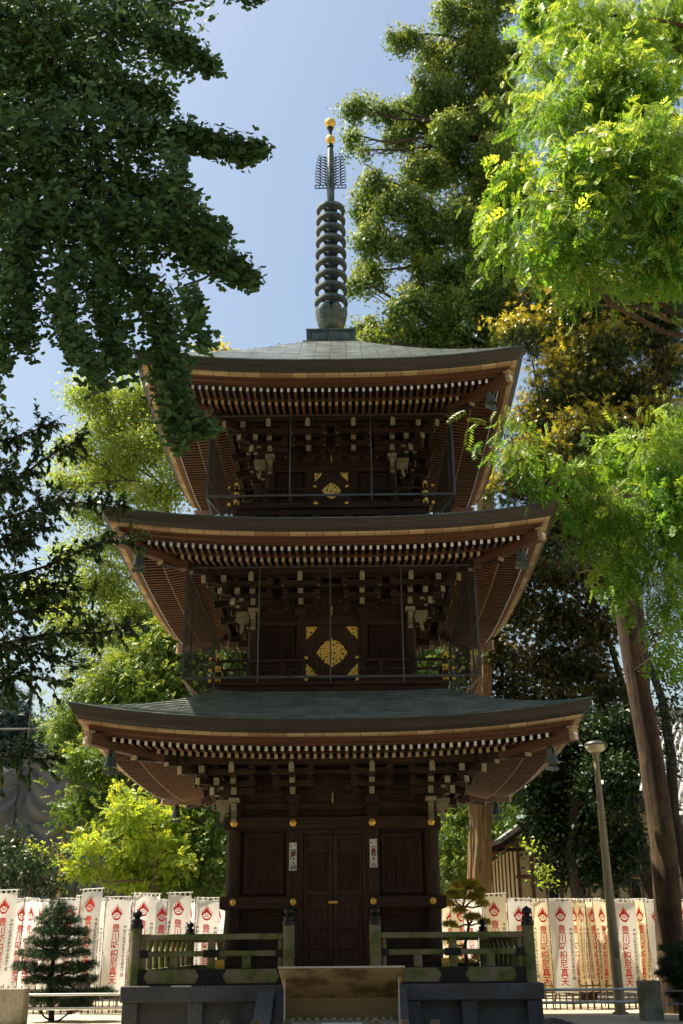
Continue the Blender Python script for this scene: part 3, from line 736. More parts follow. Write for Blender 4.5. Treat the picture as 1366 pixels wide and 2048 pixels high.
for i, zz in enumerate((15.16, 15.50, 15.83, 16.16, 16.48, 16.80, 17.11, 17.41, 17.72)):
    r = .378 - .0055 * i; b = MB()
    b.lathe([(r - .03, .035), (r, .045), (r + .004, .005), (r, -.035), (r - .03, -.028), (r - .03, .035)], (0, 0, zz), 'patina', 40)
    b.lathe([(r - .015, -.03), (r - .03, -.06), (r - .085, -.085), (r - .085, -.075), (r - .04, -.045), (r - .028, .0)], (0, 0, zz), 'patina_dark', 40)
    b.lathe([(.13, -.07), (.15, -.06), (.15, .04), (.13, .05)], (0, 0, zz), 'patina_dark', 20)
    for q in range(4):
        a_ = q * PI / 2 + PI / 4; D = np.array((math.cos(a_), math.sin(a_), 0)); N = np.array((-D[1], D[0], 0))
        for wsg in (1,):
            p0 = D * .15 + np.array((0, 0, zz - .045)); p1 = D * (r - .05) + np.array((0, 0, zz - .045))
            vs = []
            for t in np.linspace(0, 1, 7):
                wd = .022 + .045 * (2 * t - 1) ** 2; c_ = p0 + (p1 - p0) * t
                vs += [c_ + N * wd + (0, 0, .012), c_ - N * wd + (0, 0, .012), c_ - N * wd - (0, 0, .012), c_ + N * wd - (0, 0, .012)]
            fs = [(4 * j + e, 4 * j + (e + 1) % 4, 4 * j + 4 + (e + 1) % 4, 4 * j + 4 + e) for j in range(6) for e in range(4)]
            b.add(vs, fs, 'patina_dark')
    b.build('spire_ring', sp, smooth=True)
for q in range(4):
    b = MB(); a_ = q * PI / 2; D = np.array((math.cos(a_), math.sin(a_), 0)); Z = np.array((0, 0, 1.))
    def P_(u_, z_): return D * u_ + Z * z_
    # foot bar with three holes: four uprights and two rails
    for z_ in (18.385, 18.475): b.beam(P_(.08, z_), P_(.375, z_), .02, .02, 'patina_dark')
    for u_ in (.095, .18, .27, .365): b.beam(P_(u_, 18.385), P_(u_, 18.475), .02, .03, 'patina_dark')
    for u_, z_1 in ((.13, 19.42), (.235, 19.25)):
        b.tube([P_(u_, z) for z in np.linspace(18.48, z_1, 8)], .007, 'patina_dark', 4)
    for i in range(10):
        z_ = 18.50 + i * .084; um = .375 * math.sqrt(max(.02, 1 - (max(0, z_ - 18.6) / .93) ** 2.4))
        for u0, u1, amp in ((.09, min(.24, um), .14), (.235, um, .15)):
            if u1 - u0 < .03: continue
            pts = [P_(u0 + (u1 - u0) * t, z_ + amp * (t ** 1.6) + .028 * math.sin(t * 6.3)) for t in np.linspace(0, 1, 7)]
            b.tube(pts, [.016, .019, .018, .016, .014, .011, .003], 'patina_dark', 5)
    b.build('flame_fin', sp)
for zz, s_ in ((19.82, 1.05), (20.33, 1.22)):
    b = MB(); b.lathe([(.035 * s_, -.15), (.05 * s_, -.13), (.085 * s_, -.085), (.112 * s_, -.01), (.108 * s_, .045), (.080 * s_, .095), (.035 * s_, .13), (0, .155)], (0, 0, zz), 'gold', 24)
    b.build('jewel', sp, smooth=True)
b = MB(); b.lathe([(.075, 19.60), (.082, 19.64), (.06, 19.68), (.045, 19.95), (.04, 20.05), (.055, 20.12), (.085, 20.19), (.05, 20.22)], (0, 0, 0), 'patina_dark', 16); b.build('neck', sp, smooth=True)

# ------------------------------------------------------------------ wind bells
def make_bell():
    r = empty('wind_bell')
    b = MB(); b.lathe([(0, 0), (.03, -.005), (.06, -.03), (.078, -.09), (.082, -.15), (.105, -.25), (.115, -.27), (.10, -.27), (.07, -.15), (.06, -.04), (0, -.02)], (0, 0, 0), 'patina', 16)
    b.build('bell_body', r, smooth=True)
    t = MB(); t.tube([(0, 0, .19), (0, 0, 0)], .006, 'wire', 5); t.tube([(0, 0, -.02), (0, 0, -.33)], .005, 'wire', 5); t.build('chain', r)
    g = MB()
    g.prism([(-.13, 0), (-.10, .035), (-.03, .025), (0, .05), (.03, .025), (.10, .035), (.13, 0), (.09, -.04), (.04, -.03), (0, -.055), (-.04, -.03), (-.09, -.04)], ((0, 0, -.35), (1, 0, 0), (0, 0, 1)), .008, 'patina')
    g.build('wind_catcher', r); 
    h = MB(); h.box(-.012, .012, -.088, -.07, -.12, -.05, 'black'); h.build('sound_slot', r)
    return r
bell0 = make_bell(); nb = 0
for k, sx, sy, txt in ((0, -1, -1, 'green bronze wind bell under the lowest roof, front corner above the grey sheeting'), (0, 1, -1, 'green bronze wind bell under the lowest roof, front corner beside the street lamp'),
                       (0, -1, 1, 'dark wind bell under the lowest roof, back corner in front of the bright maple'), (0, 1, 1, 'dark wind bell under the lowest roof, back corner near the tall brown cypress trunk'),
                       (1, -1, -1, 'green wind bell under the middle roof, corner in front of the pale airy tree'), (1, 1, -1, 'green wind bell under the middle roof, corner in front of the rusty dark trees'),
                       (2, 1, -1, 'green wind bell under the top roof, just above a hanging bright green frond')):
    S = ST[k]; o = bell0 if nb == 0 else copy_tree(bell0); nb += 1; bb = S['a'] - .60
    o.location = (sx * bb, sy * bb, S['z0'] - .36); o.rotation_euler = (0, 0, random.uniform(-.5, .5)); tag(o, txt, 'wind bell', 'wind bells at the roof corners')
# ================================================================== ground
def ground_mat():
    m, n, l, b = nodes('pale_gravel_ground')
    tc = n.new('ShaderNodeTexCoord')
    a = n.new('ShaderNodeTexNoise'); a.inputs['Scale'].default_value = .35; a.inputs['Detail'].default_value = 8
    c = n.new('ShaderNodeTexNoise'); c.inputs['Scale'].default_value = 28; c.inputs['Detail'].default_value = 5
    l.new(tc.outputs['Object'], a.inputs['Vector']); l.new(tc.outputs['Object'], c.inputs['Vector'])
    r = ramp(n, [(.35, (.36, .31, .21)), (.65, (.60, .54, .40))]); l.new(a.outputs['Fac'], r.inputs[0])
    r2 = ramp(n, [(.35, (.6, .6, .6)), (.65, (1.1, 1.1, 1.1))]); l.new(c.outputs['Fac'], r2.inputs[0])
    mx = n.new('ShaderNodeMixRGB'); mx.blend_type = 'MULTIPLY'; mx.inputs[0].default_value = 1
    l.new(r.outputs[0], mx.inputs[1]); l.new(r2.outputs[0], mx.inputs[2]); l.new(mx.outputs[0], b.inputs['Base Color'])
    b.inputs['Roughness'].default_value = .95
    bp = n.new('ShaderNodeBump'); bp.inputs['Strength'].default_value = .5; bp.inputs['Distance'].default_value = .02
    l.new(c.outputs['Fac'], bp.inputs['Height']); l.new(bp.outputs[0], b.inputs['Normal'])
    return m
M['ground'] = ground_mat()
g = MB(); N_ = 40; xs = np.concatenate([-np.geomspace(400, 1, 20), np.geomspace(1, 400, 20)])
vs = [(x, y, GZ + (0 if abs(x) < 12 and abs(y) < 22 else random.uniform(-.05, .05))) for y in xs for x in xs]
g.add(vs, [(j * N_ + i, j * N_ + i + 1, (j + 1) * N_ + i + 1, (j + 1) * N_ + i) for j in range(N_ - 1) for i in range(N_ - 1)], 'ground')
tag(g.build('ground'), kind='structure')

g = MB()
for j in range(24):
    for i in range(14):
        x0, y0_ = -7 + i + (.5 if j % 2 else 0), -24. + j * .85; g.box(x0 + .006, x0 + .994, y0_ + .006, y0_ + .844, GZ - .1, GZ + .012 + random.uniform(0, .004), 'paving')
tag(g.build('path'), kind='structure')  # dark paving out of view, added to cut light bounced onto the eaves

# ================================================================== stone platform
pf = tag(empty('stone_platform'), 'dark granite platform with sloping stair flanks that carries the pagoda', 'stone platform')
b = MB(); b.box(-3.18, 3.18, -3.18, 3.18, .885, 1.111, 'stone'); b.build('top_slab', pf, bevel=.015)
b = MB(); b.box(-3.04, 3.04, -3.04, 3.04, GZ - .1, .883, 'stone'); b.build('recessed_panel', pf)
for q in range(4):
    for x in (-3.03, -2.05, -1.2, 1.2, 2.05, 3.03)[:(6 if q else 6)]:
        if q and abs(x) > 3: continue
        p = MB(); p.box(x - .115, x + .115, -3.15, -3.0, GZ - .05, .883, 'stone'); xf(p, q).build('stone_post', pf, bevel=.01)
b = MB()
for i in range(5): b.box(-.84, .84, -3.2 - .26 * (i + 1), -3.18, GZ - .1, 1.111 - .15 * (i + 1), 'stone')
b.build('steps', pf, bevel=.01)
for s_ in (-1, 1):
    p = MB(); x = s_ * .975; p.prism([(-3.19, .3), (-3.19, 1.06), (-3.45, 1.04), (-4.72, .42), (-4.72, .3)], ((x, 0, 0), (0, 1, 0), (0, 0, 1)), .24, 'stone'); p.build('stair_flank', pf, bevel=.012)

# balustrade
bl = tag(empty('balustrade'), 'mossy green wooden balustrade with black onion finials around the stone platform', 'balustrade')
def giboshi(c, s_=1.):
    g_ = MB(); g_.lathe([(0, -.02), (.108, -.02), (.108, .05), (.085, .055), (.095, .10), (.088, .12), (.05, .135), (.045, .15), (.078, .175), (.085, .21), (.07, .245), (.03, .27), (.012, .285), (0, .29)], (0, 0, 0), 'blackmetal', 20)
    g_.v = [(c[0] + x * s_, c[1] + y * s_, c[2] + z * s_) for x, y, z in g_.v]; return g_
for (x, y, zt_, zb_) in ((-3.02, -3.0, 1.94, 1.111), (3.02, -3.0, 1.94, 1.111), (-3.02, 3.0, 1.9, 1.111), (3.02, 3.0, 1.9, 1.111), (-.665, -3.02, 1.965, 1.111), (.665, -3.02, 1.965, 1.111)):
    p = MB(); p.lathe([(0, zb_), (.092, zb_), (.090, zt_ - .01), (.08, zt_), (0, zt_)], (x, y, 0), 'moss', 16); o = p.build('newel_post', bl, smooth=True)
    giboshi((x, y, zt_), .92).build('finial', o, smooth=True)
def bar(p0, p1, nm, w_, h_, m='moss', bev=.012):
    b = MB(); b.beam(p0, p1, w_, h_, m); return b.build(nm, bl, bevel=bev)
for s_ in (-1, 1):
    bar((s_ * .75, -3.0, 1.795), (s_ * 2.93, -3.0, 1.795), 'top_rail', .085, .085)
    bar((s_ * .75, -3.0, 1.555), (s_ * 2.93, -3.0, 1.555), 'middle_rail', .07, .08)
    for x0, x1 in ((.80, 1.66), (2.02, 2.80)) if s_ > 0 else ((.80, 1.66), (2.02, 2.86)):
        b = MB(); xm = (x0 + x1) / 2; hx = (x1 - x0) / 2
        b.prism([(-hx, 0), (-hx + .06, .10), (hx - .06, .10), (hx, 0), (hx - .06, -.10), (-hx + .06, -.10)], ((s_ * xm, -3.055, 1.235), (1, 0, 0), (0, 0, 1)), .05, 'moss')
        b.build('base_panel', bl, bevel=.008)
    b = MB(); b.box(*sorted((s_ * .74, s_ * 2.93)), -3.07, -2.96, 1.112, 1.34, 'blackmetal'); b.build('base_rail', bl)
    for x in (1.85,):
        bar((s_ * x, -3.0, 1.34), (s_ * x, -3.0, 1.755), 'stile', .12, .06)
        b = MB(); b.box(s_ * x - .12, s_ * x + .12, -3.045, -2.955, 1.50, 1.61, 'blackmetal'); b.build('metal_strap', bl, bevel=.005)
    for x in (1.31, 2.42): bar((s_ * x, -3.0, 1.34), (s_ * x, -3.0, 1.515), 'stile', .13, .06)
    for x in (.80, 2.88): 
        bar((s_ * x, -3.0, 1.12), (s_ * x, -3.0, 1.75), 'stile', .06, .06)
        b = MB(); b.box(s_ * x - .07, s_ * x + .07, -3.046, -2.954, 1.50, 1.61, 'blackmetal'); b.build('metal_strap', bl, bevel=.005)
    # sides and back
    for z_, w_ in ((1.795, .085), (1.555, .075), (1.22, .10)): bar((s_ * 3.0, -2.92, z_), (s_ * 3.0, 2.92, z_), 'side_rail', w_, w_ if z_ > 1.3 else .22)
    for y in np.arange(-2.5, 2.6, .62):
        b = MB(); b.lathe([(0, 1.3), (.06, 1.3), (.055, 1.5), (.04, 1.62), (.06, 1.70), (.075, 1.755), (0, 1.755)], (s_ * 3.0, y, 0), 'moss', 10); b.build('baluster', bl, smooth=True)
for z_, w_ in ((1.795, .085), (1.555, .075), (1.22, .22)): bar((-2.92, 3.0, z_), (2.92, 3.0, z_), 'back_rail', .08, w_)
for x in np.arange(-2.4, 2.5, .6):
    b = MB(); b.lathe([(0, 1.3), (.06, 1.3), (.055, 1.5), (.04, 1.62), (.06, 1.70), (.075, 1.755), (0, 1.755)], (x, 3.0, 0), 'moss', 10); b.build('baluster', bl, smooth=True)

# ================================================================== text helper
def text_mesh(body, size, vert=True, sp=1.0):
    cu = bpy.data.curves.new('txt', 'FONT'); cu.body = '\n'.join(body) if vert else body
    cu.size = size; cu.align_x = 'CENTER'; cu.align_y = 'TOP'; cu.space_line = sp; cu.resolution_u = 3
    cu.offset = size * .012
    o = bpy.data.objects.new('txt', cu); COL.objects.link(o)
    dg = bpy.context.evaluated_depsgraph_get(); me = o.evaluated_get(dg).to_mesh()
    vs = [tuple(v.co) for v in me.vertices]; fs = [tuple(p.vertices) for p in me.polygons]
    o.evaluated_get(dg).to_mesh_clear(); bpy.data.objects.remove(o); bpy.data.curves.remove(cu)
    if vs:
        x0 = (min(v[0] for v in vs) + max(v[0] for v in vs)) / 2; y1 = max(v[1] for v in vs)
        vs = [(x - x0, y - y1) for x, y, z in vs]
    return vs, fs

# paper charms on the two inner columns
charms = (('鎮防火燭', -.672, 2.83, 3.28, 'white paper charm on the column left of the door, last character the densest'),
          ('立春大吉', .688, 2.87, 3.33, 'white paper charm hung slightly higher, on the column right of the door'))
for body, x, z_0, z_1, lab in charms:
    o = tag(empty('paper_charm', (x, -1.68 - .125, z_0)), lab, 'paper charm', 'paper charms on the door columns')
    y = -.012; b = MB(); b.box(-.062, .062, y, y + .006, 0, z_1 - z_0, 'paper'); b.build('paper', o)
    vs, fs = text_mesh(body, .105, True, .93); b = MB()
    b.add([(vx * 1.05 + .004, y - .002, z_1 - z_0 - .10 + vy * .92) for vx, vy in vs], [f[::-1] for f in fs], 'ink')
    vs, fs = text_mesh('山内', .035, False)
    for dx, ch in ((-.035, '御'), (.038, '守')):
        vs, fs = text_mesh(ch, .038, False); b.add([(vx + dx, y - .002, z_1 - z_0 - .025 + vy) for vx, vy in vs], [f[::-1] for f in fs], 'ink')
    b.build('brush_writing', o)
    s_ = MB(); s_.box(-.028, .03, y - .0012, y - .0004, z_1 - z_0 - .21, z_1 - z_0 - .15, 'inkred'); s_.build('red_seal', o)

# ================================================================== incense shelter and log posts
inc = tag(empty('incense_shelter', (.16, -5.45, GZ)), 'tan sheet metal incense shelter with flared open hood before the steps', 'incense shelter')
def spot_mat():
    m, n, l, b = nodes('rust_spotted_sheet')
    tc = n.new('ShaderNodeTexCoord'); v = n.new('ShaderNodeTexNoise'); v.inputs['Scale'].default_value = 30; v.inputs['Detail'].default_value = 3
    l.new(tc.outputs['Object'], v.inputs['Vector']); r = ramp(n, [(.66, (.46, .37, .22)), (.72, (.07, .04, .02))]); l.new(v.outputs['Fac'], r.inputs[0])
    l.new(r.outputs[0], b.inputs['Base Color']); b.inputs['Roughness'].default_value = .5; b.inputs['Metallic'].default_value = .2
    return m
M['spots'] = spot_mat()
M['sheet_edge'] = mat('bright_sheet_edge', (.72, .68, .58), (.60, .56, .47), rough=.4, metal=.2, bump=0)
b = MB(); hz = .655
b.add([(-.81, -.45, 1.035), (.81, -.45, 1.035), (.735, .25, hz), (-.735, .25, hz)], [(0, 1, 2, 3)], 'sheet'); b.add([(-.81, -.45, 1.047), (.81, -.45, 1.047), (.735, .25, hz + .012), (-.735, .25, hz + .012)], [(3, 2, 1, 0)], 'sheet')
b.box(-.812, .812, -.458, -.449, 1.030, 1.052, 'sheet_edge'); b.build('hood', inc); b = MB()
for x in (-.40, 0, .40): b.beam((x * 1.08, -.44, 1.030), (x, .24, hz - .003), .016, .006, 'sheet')
b.build('hood_rib', inc)
for s_ in (-1, 1):
    b = MB(); x = s_ * .735; b.add([(x, -.22, 0), (x, -.22, .915), (x, .25, .65), (x, .25, 0), (x + .006, -.22, 0), (x + .006, -.22, .915), (x + .006, .25, .65), (x + .006, .25, 0)], [(0, 3, 2, 1), (4, 5, 6, 7), (0, 1, 5, 4)], 'sheet')
    b.box(x - .008, x + .010, -.232, -.221, 0, .93, 'sheet_edge'); b.build('side_panel', inc)
b = MB(); b.box(-.73, .73, .24, .247, 0, .655, 'spots'); b.build('back_panel', inc)
b = MB(); b.box(-.726, .726, -.22, -.20, 0, .40, 'stone_light'); b.box(-.726, .726, -.20, .235, .30, .33, 'spots'); b.build('front_panel', inc, bevel=.004)
b = MB(); b.box(-.26, .26, -.232, -.2215, .10, .385, 'white'); b.build('name_plate', inc)
b = MB()
for i in range(13): 
    x = -.64 + i * 1.28 / 12; b.tube([(x - .05, -.16, .40), (x, -.16, .43), (x + .05, -.16, .40)], .012, 'stone_light', 6); b.lathe([(.035, 0), (.03, .035), (.0, .045)], (x, -.10, .40), 'spots', 8)
b.build('wavy_ash_rack', inc)
lf = tag(empty('log_fence', (.16, -8., 0)), 'low fence of short cut log posts across the bottom of the view', 'fence')
for u in (451, 512, 575, 752, 808, 870):
    P = at(u, 2040, -8.); x = P[0] - .16; b = MB(); z_ = P[2]
    b.lathe([(0, 0), (.052, 0), (.050, z_ - .012), (.044, z_), (0, z_)], (x, 0, 0), 'log', 14)
    b.build('log_post', lf, smooth=True)
b = MB(); b.tube([(-1.5, .05, .45), (1.55, .05, .45)], .035, 'log', 8); b.build('log_rail', lf)

# ================================================================== rails, posts, pickets, kerbs
def pipe_rail(lab, pts, zs, posts):
    o = tag(empty('pipe_rail', (pts[0][0], pts[0][1], GZ)), lab, 'handrail', 'steel pipe rails beside the platform'); x0, y0 = pts[0]
    for z_ in zs:
        b = MB(); b.tube([(x - x0, y - y0, z_ - GZ) for x, y in pts], .024, 'steel', 12); b.build('pipe', o, smooth=True)
    for (x, y) in posts:
        b = MB(); b.tube([(x - x0, y - y0, 0), (x - x0, y - y0, max(zs) - GZ)], .02, 'steel', 10); b.build('rail_post', o, smooth=True)
pipe_rail('steel double pipe rail in front of the shaggy potted style pine, beside the platform', [(-5.75, 1.0), (-3.5, 1.0)], (.865, .625), [(-3.6, 1.0)])
pipe_rail('steel double pipe rail from the platform to the square stone post, before the lamp pole', [(3.25, 1.0), (5.85, 1.0)], (.875, .66), [(3.4, 1.0)])
pipe_rail('short steel double pipe rail running toward the pine beyond the square stone post', [(6.1, .9), (7.4, .1)], (.85, .63), [(7.3, .16)])
for x0, x1, y0, zt_, lab in ((-6.6, -5.72, .8, .98, 'wide mossy stone block at the left end of the pipe rail'), (5.62, 5.98, .8, 1.02, 'square weathered stone post where two pipe rails meet')):
    b = MB(); b.box(x0, x1, y0, y0 + .4, GZ - .05, zt_, 'stone_light'); tag(b.build('stone_post', bevel=.02), lab, 'stone post')
for x0, x1, lab in ((-9.5, -3.2, 'brown picket fence behind the left white banners and bushy pine'), (3.2, 9.5, 'brown picket fence below the sunlit banners beside the lamp pole')):
    o = tag(empty('picket_fence', (x0, 5.0, GZ)), lab, 'fence')
    for x in np.arange(0, x1 - x0, .15):
        b = MB(); b.box(x - .014, x + .014, -.012, .012, 0, .56 + random.uniform(-.01, .01), 'picket'); b.build('picket', o)
    b = MB(); 
    for z_ in (.12, .47): b.tube([(t, .03 + random.uniform(-.01, .01), z_ + random.uniform(-.012, .012)) for t in np.linspace(0, x1 - x0, 14)], .016, 'picket', 6)
    b.build('cross_rail', o)
for x0, x1, y, lab in ((4.0, 13, -2.6, 'long pale stone kerb edging the sunlit ground right of the platform'), (-12, -4.0, -2.6, 'long grey stone kerb left of the platform')):
    b = MB(); n_ = 8
    for i in range(n_):
        a_, c_ = x0 + (x1 - x0) * i / n_, x0 + (x1 - x0) * (i + 1) / n_; b.box(a_ + .004, c_ - .004, y, y + .22, GZ - .1, GZ + .06, 'stone_light')
    tag(b.build('kerb', bevel=.012), lab, 'kerb')
pb = MB()
for i in range(420):
    x, y, r = random.uniform(3.3, 4.15), random.uniform(-2.3, 1.5), random.uniform(.025, .055); a_ = random.random() * 6
    vs = [(x + r * math.cos(a_ + k * PI / 3) * random.uniform(.7, 1.1), y + r * math.sin(a_ + k * PI / 3) * random.uniform(.7, 1.1), GZ + z_ * r) for z_ in (.1, .6) for k in range(6)] + [(x, y, GZ + r * .85)]
    pb.add(vs, [(k, (k + 1) % 6, 6 + (k + 1) % 6, 6 + k) for k in range(6)] + [(6 + k, 6 + (k + 1) % 6, 12) for k in range(6)], 'pebble')
tag(pb.build('pebbles'), kind='stuff')

# ================================================================== street lamp
lp = tag(empty('street_lamp', (5.69, 3., GZ)), 'tan street lamp with a round milky globe and a grey cap', 'street lamp')
b = MB(); b.lathe([(.0, 0), (.16, 0), (.16, .04), (.112, .05), (.108, .5), (.095, 2.2), (.075, 3.6), (.055, 5.0), (.055, 5.08)], (0, 0, 0), 'lamp_pole', 20); b.build('pole', lp, smooth=True)
b = MB(); b.lathe([(.055, 5.06), (.075, 5.08), (.075, 5.16), (.10, 5.18), (.10, 5.20), (0, 5.2)], (0, 0, 0), 'lamp_pole', 20); b.build('collar', lp, smooth=True)
b = MB(); b.lathe([(.09, 5.19), (.14, 5.205), (.185, 5.25), (.208, 5.31), (.21, 5.355)], (0, 0, 0), 'lamp_glass', 28); b.build('globe', lp, smooth=True)
b = MB(); b.lathe([(.218, 5.345), (.222, 5.37), (.20, 5.40), (.14, 5.43), (.06, 5.445), (0, 5.45)], (0, 0, 0), 'iron', 28); b.build('cap', lp, smooth=True)
b = MB(); b.box(-.05, .05, -.12, -.104, 1.05, 1.35, 'stone_light'); b.build('notice_plate', lp)

# ================================================================== banners
def emblem():
    """flaming jewel roundel in flat strokes: list of polygons"""
    P = []
    n = 28
    for i in range(n):
        a0, a1 = i * 2 * PI / n, (i + 1) * 2 * PI / n
        def w_(a): return .016 + .018 * max(0, -math.sin(a))
        P.append([(.085 * math.cos(a) , .085 * math.sin(a)) for a in (a0, a1)] + [((.085 - w_(a)) * math.cos(a), (.085 - w_(a)) * math.sin(a)) for a in (a1, a0)])
    for z_, hw in ((.012, .05), (-.018, .045)): P.append([(-hw, z_), (hw, z_), (hw * .8, z_ + .014), (-hw * .8, z_ + .014)])
    for i, (x, ln, tilt) in enumerate(((-.10, .09, .5), (-.065, .12, .28), (-.03, .15, .10), (.0, .175, 0), (.03, .15, -.10), (.065, .12, -.28), (.10, .09, -.5))):
        y = .055 - abs(x) * .5; tx, ty = x + tilt * -.05, y + ln
        P.append([(x - .013, y), (x + .013, y), (x + .016 + tilt * .03, y + ln * .5), (tx, ty), (x - .012 + tilt * .03, y + ln * .45)])
    return P
EMB = emblem()
TXT = text_mesh('豊川吒枳尼真天', .205, True, .93)
SML = text_mesh('奉納大願成就家内安全商売繁盛', .075, True, 1.0)
def banner(u, vtop, Y, yaw, hang, lab, grp, seed, wd=.52, ht=1.86):
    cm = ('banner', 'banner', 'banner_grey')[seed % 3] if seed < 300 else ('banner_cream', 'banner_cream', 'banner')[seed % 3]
    R_ = random.Random(seed); T = at(u, vtop, Y); zt_ = T[2]
    if seed >= 300 and yaw > 28: yaw -= 22
    yw = math.radians(yaw); D = np.array((math.cos(yw), math.sin(yw), 0)); Nn = np.array((math.sin(yw), -math.cos(yw), 0))
    x0 = T[0] - math.cos(yw) * wd * .5; y0 = Y - math.sin(yw) * wd * .5
    o = tag(empty('banner', (x0, y0, GZ)), lab, 'banner', grp)
    amp = R_.uniform(.015, .055); ph = R_.uniform(0, 6); kx = R_.uniform(5, 11); fold = R_.uniform(-.14, .14)
    H = zt_ - GZ - .03
    def P_(s, t, off=0):
        """cloth point: s along the width, t down from the top"""
        d = amp * math.sin(kx * s + ph + t * 1.3) * (.4 + .6 * t / ht) + .02 * math.sin(3 * t + ph) + fold * (s / wd) * (t / ht)
        return D * (s + .015) * (1 - .04 * t / ht) + Nn * (d + off) + np.array((0, 0, H - .05 - t + .012 * math.sin(ph + 9 * s)))
    b = MB(); b.tube([(0, 0, 0), (0, 0, H + .06)], .009, 'brownpole', 8); b.build('pole', o)
    b = MB(); b.tube([tuple(D * -.03 + np.array((0, 0, H))), tuple(D * (wd + .04) + np.array((0, 0, H + R_.uniform(-.02, .03))))], .010, 'white', 6); b.build('cross_bar', o)
    b = MB(); nx, nz = 12, 22
    vs = [P_(wd * i / nx, ht * j / nz) for j in range(nz + 1) for i in range(nx + 1)]
    b.add(vs, [(j * (nx + 1) + i, (j + 1) * (nx + 1) + i, (j + 1) * (nx + 1) + i + 1, j * (nx + 1) + i + 1) for j in range(nz) for i in range(nx)], cm)
    for i in range(5):        # tabs to the bar, tabs to the pole
        s = wd * (.06 + .22 * i); b.add([P_(s - .02, 0), P_(s + .02, 0), P_(s + .02, 0) + (0, 0, .065), P_(s - .02, 0) + (0, 0, .065)], [(0, 1, 2, 3)], cm)
    for j in range(6):
        t = .1 + j * .33; q = P_(0, t); b.add([q, q - (0, 0, .035), q - (0, 0, .035) - D * .035, q - D * .035], [(0, 1, 2, 3)], cm)
    b.build('cloth', o, smooth=True)
    e = MB(); xc = wd * .47
    for poly in EMB: e.add([P_(xc + x * 1.1, .33 - y * 1.15, .004) for x, y in poly], [tuple(range(len(poly)))], 'redprint')
    e.build('red_emblem', o)
    e = MB(); vs, fs = TXT; e.add([P_(xc + x * .90, .50 - y * .92, .004) for x, y in vs], fs, 'redprint'); e.build('red_lettering', o)
    e = MB(); vs, fs = SML
    e.add([P_(wd * .86 + x, .55 - y, .004) for x, y in vs], fs, 'blackprint')
    if R_.random() < .35: e.build('small_black_lettering', o); e = MB(); e.add([P_(wd * .10 + x, .55 - y, .004) for x, y in vs], fs, 'blackprint')
    e.build('small_black_lettering', o)
    return o
GL, GR = 'white banners left of the pagoda', 'sunlit banners right of the pagoda'
BL = [(12, 1778, 4.4, 4, 'front facing white banner at the left edge of the view, cut by it'), (47, 1795, 5.4, 38, 'half turned white banner second from the left edge'),
      (80, 1797, 5.9, 52, 'turned white banner behind the top of the bushy pine, nearest its left side'), (103, 1799, 6.2, 60, 'white banner mostly hidden behind the bushy pine'),
      (142, 1794, 5.6, 22, 'white banner just right of the bushy pine tip'), (163, 1788, 4.9, -58, 'thin edge-on white banner next to the tall tilted one'),
      (184, 1776, 4.4, -14, 'tallest white banner of the left row, its bar tilted upward'), (207, 1794, 6.1, 64, 'narrow white banner squeezed between the tallest one and a front facing one'),
      (220, 1796, 5.5, 48, 'half turned white banner overlapping the front facing one beside the corner newel'), (236, 1791, 4.7, 3, 'front facing white banner just left of the corner newel post'),
      (264, 1792, 6.0, 58, 'narrow white banner right behind the front left newel finial'), (289, 1784, 4.8, 18, 'white banner with raised bar between the front and rear newel finials'),
      (303, 1786, 5.6, 50, 'turned white banner touching the raised one near the newel'), (326, 1797, 5.7, 16, 'lower white banner left of the wide front facing one'),
      (359, 1783, 4.7, 1, 'wide front facing white banner above the rear left newel finial'), (381, 1797, 5.3, 66, 'creased white banner to the right of the wide one'),
      (396, 1798, 5.8, 62, 'slim white banner between the creased one and the last wide one'), (415, 1793, 4.9, 4, 'last wide white banner before the pagoda column'),
      (437, 1799, 5.5, 60, 'slim white banner tucked beside the pagoda column')]
BR = [(900, 1802, 6.0, 40, 'pale banner against the pagoda column, behind the small yellow pine'), (922, 1797, 5.5, 8, 'front facing glowing banner behind the small yellow pine'),
      (955, 1801, 6.1, 62, 'slim glowing banner between the yellow pine and the tall bright one'), (986, 1786, 4.9, 2, 'tall bright banner beside the rear right newel finial'),
      (1008, 1797, 5.6, 62, 'slim bright banner between two wide ones, behind the balustrade'), (1036, 1794, 5.0, 4, 'wide bright banner left of the front right newel finial'),
      (1060, 1796, 5.7, 56, 'bright banner right behind the front right newel finial'), (1083, 1796, 5.2, 30, 'half turned banner just outside the platform corner'),
      (1118, 1795, 4.6, 0, 'first full front facing cream banner right of the platform'), (1142, 1796, 5.0, 66, 'turned cream banner, first behind the full one'),
      (1157, 1796, 5.2, 60, 'turned cream banner, second behind the full one'), (1171, 1797, 5.4, 68, 'turned cream banner, third behind the full one'),
      (1184, 1796, 5.3, 60, 'turned cream banner, fourth behind the full one'), (1198, 1797, 5.1, 64, 'turned cream banner nearest the left of the lamp pole'),
      (1244, 1796, 4.8, 2, 'full front facing cream banner just right of the lamp pole'), (1261, 1797, 5.4, 68, 'narrow cream banner following the one at the lamp pole'),
      (1275, 1796, 5.2, 56, 'half turned cream banner before the leaning trunk'), (1311, 1797, 4.8, 1, 'cream banner partly covered by the big leaning trunk'),
      (1331, 1797, 5.3, 62, 'slim cream banner behind the big leaning trunk'), (1360, 1797, 5.0, 40, 'cream banner at the right edge of the view')]
BL += [(28, 1800, 5.9, 30, 'white banner filling the gap between the two leftmost ones'), (64, 1794, 5.1, 70, 'edge-on white banner left of the bushy pine'), (122, 1799, 6.3, 40, 'white banner whose top shows just left of the thin edge-on one'),
       (251, 1799, 5.2, 74, 'thin folded white banner right beside the corner newel post'), (345, 1800, 6.3, 30, 'rear white banner half hidden by the wide front facing one')]
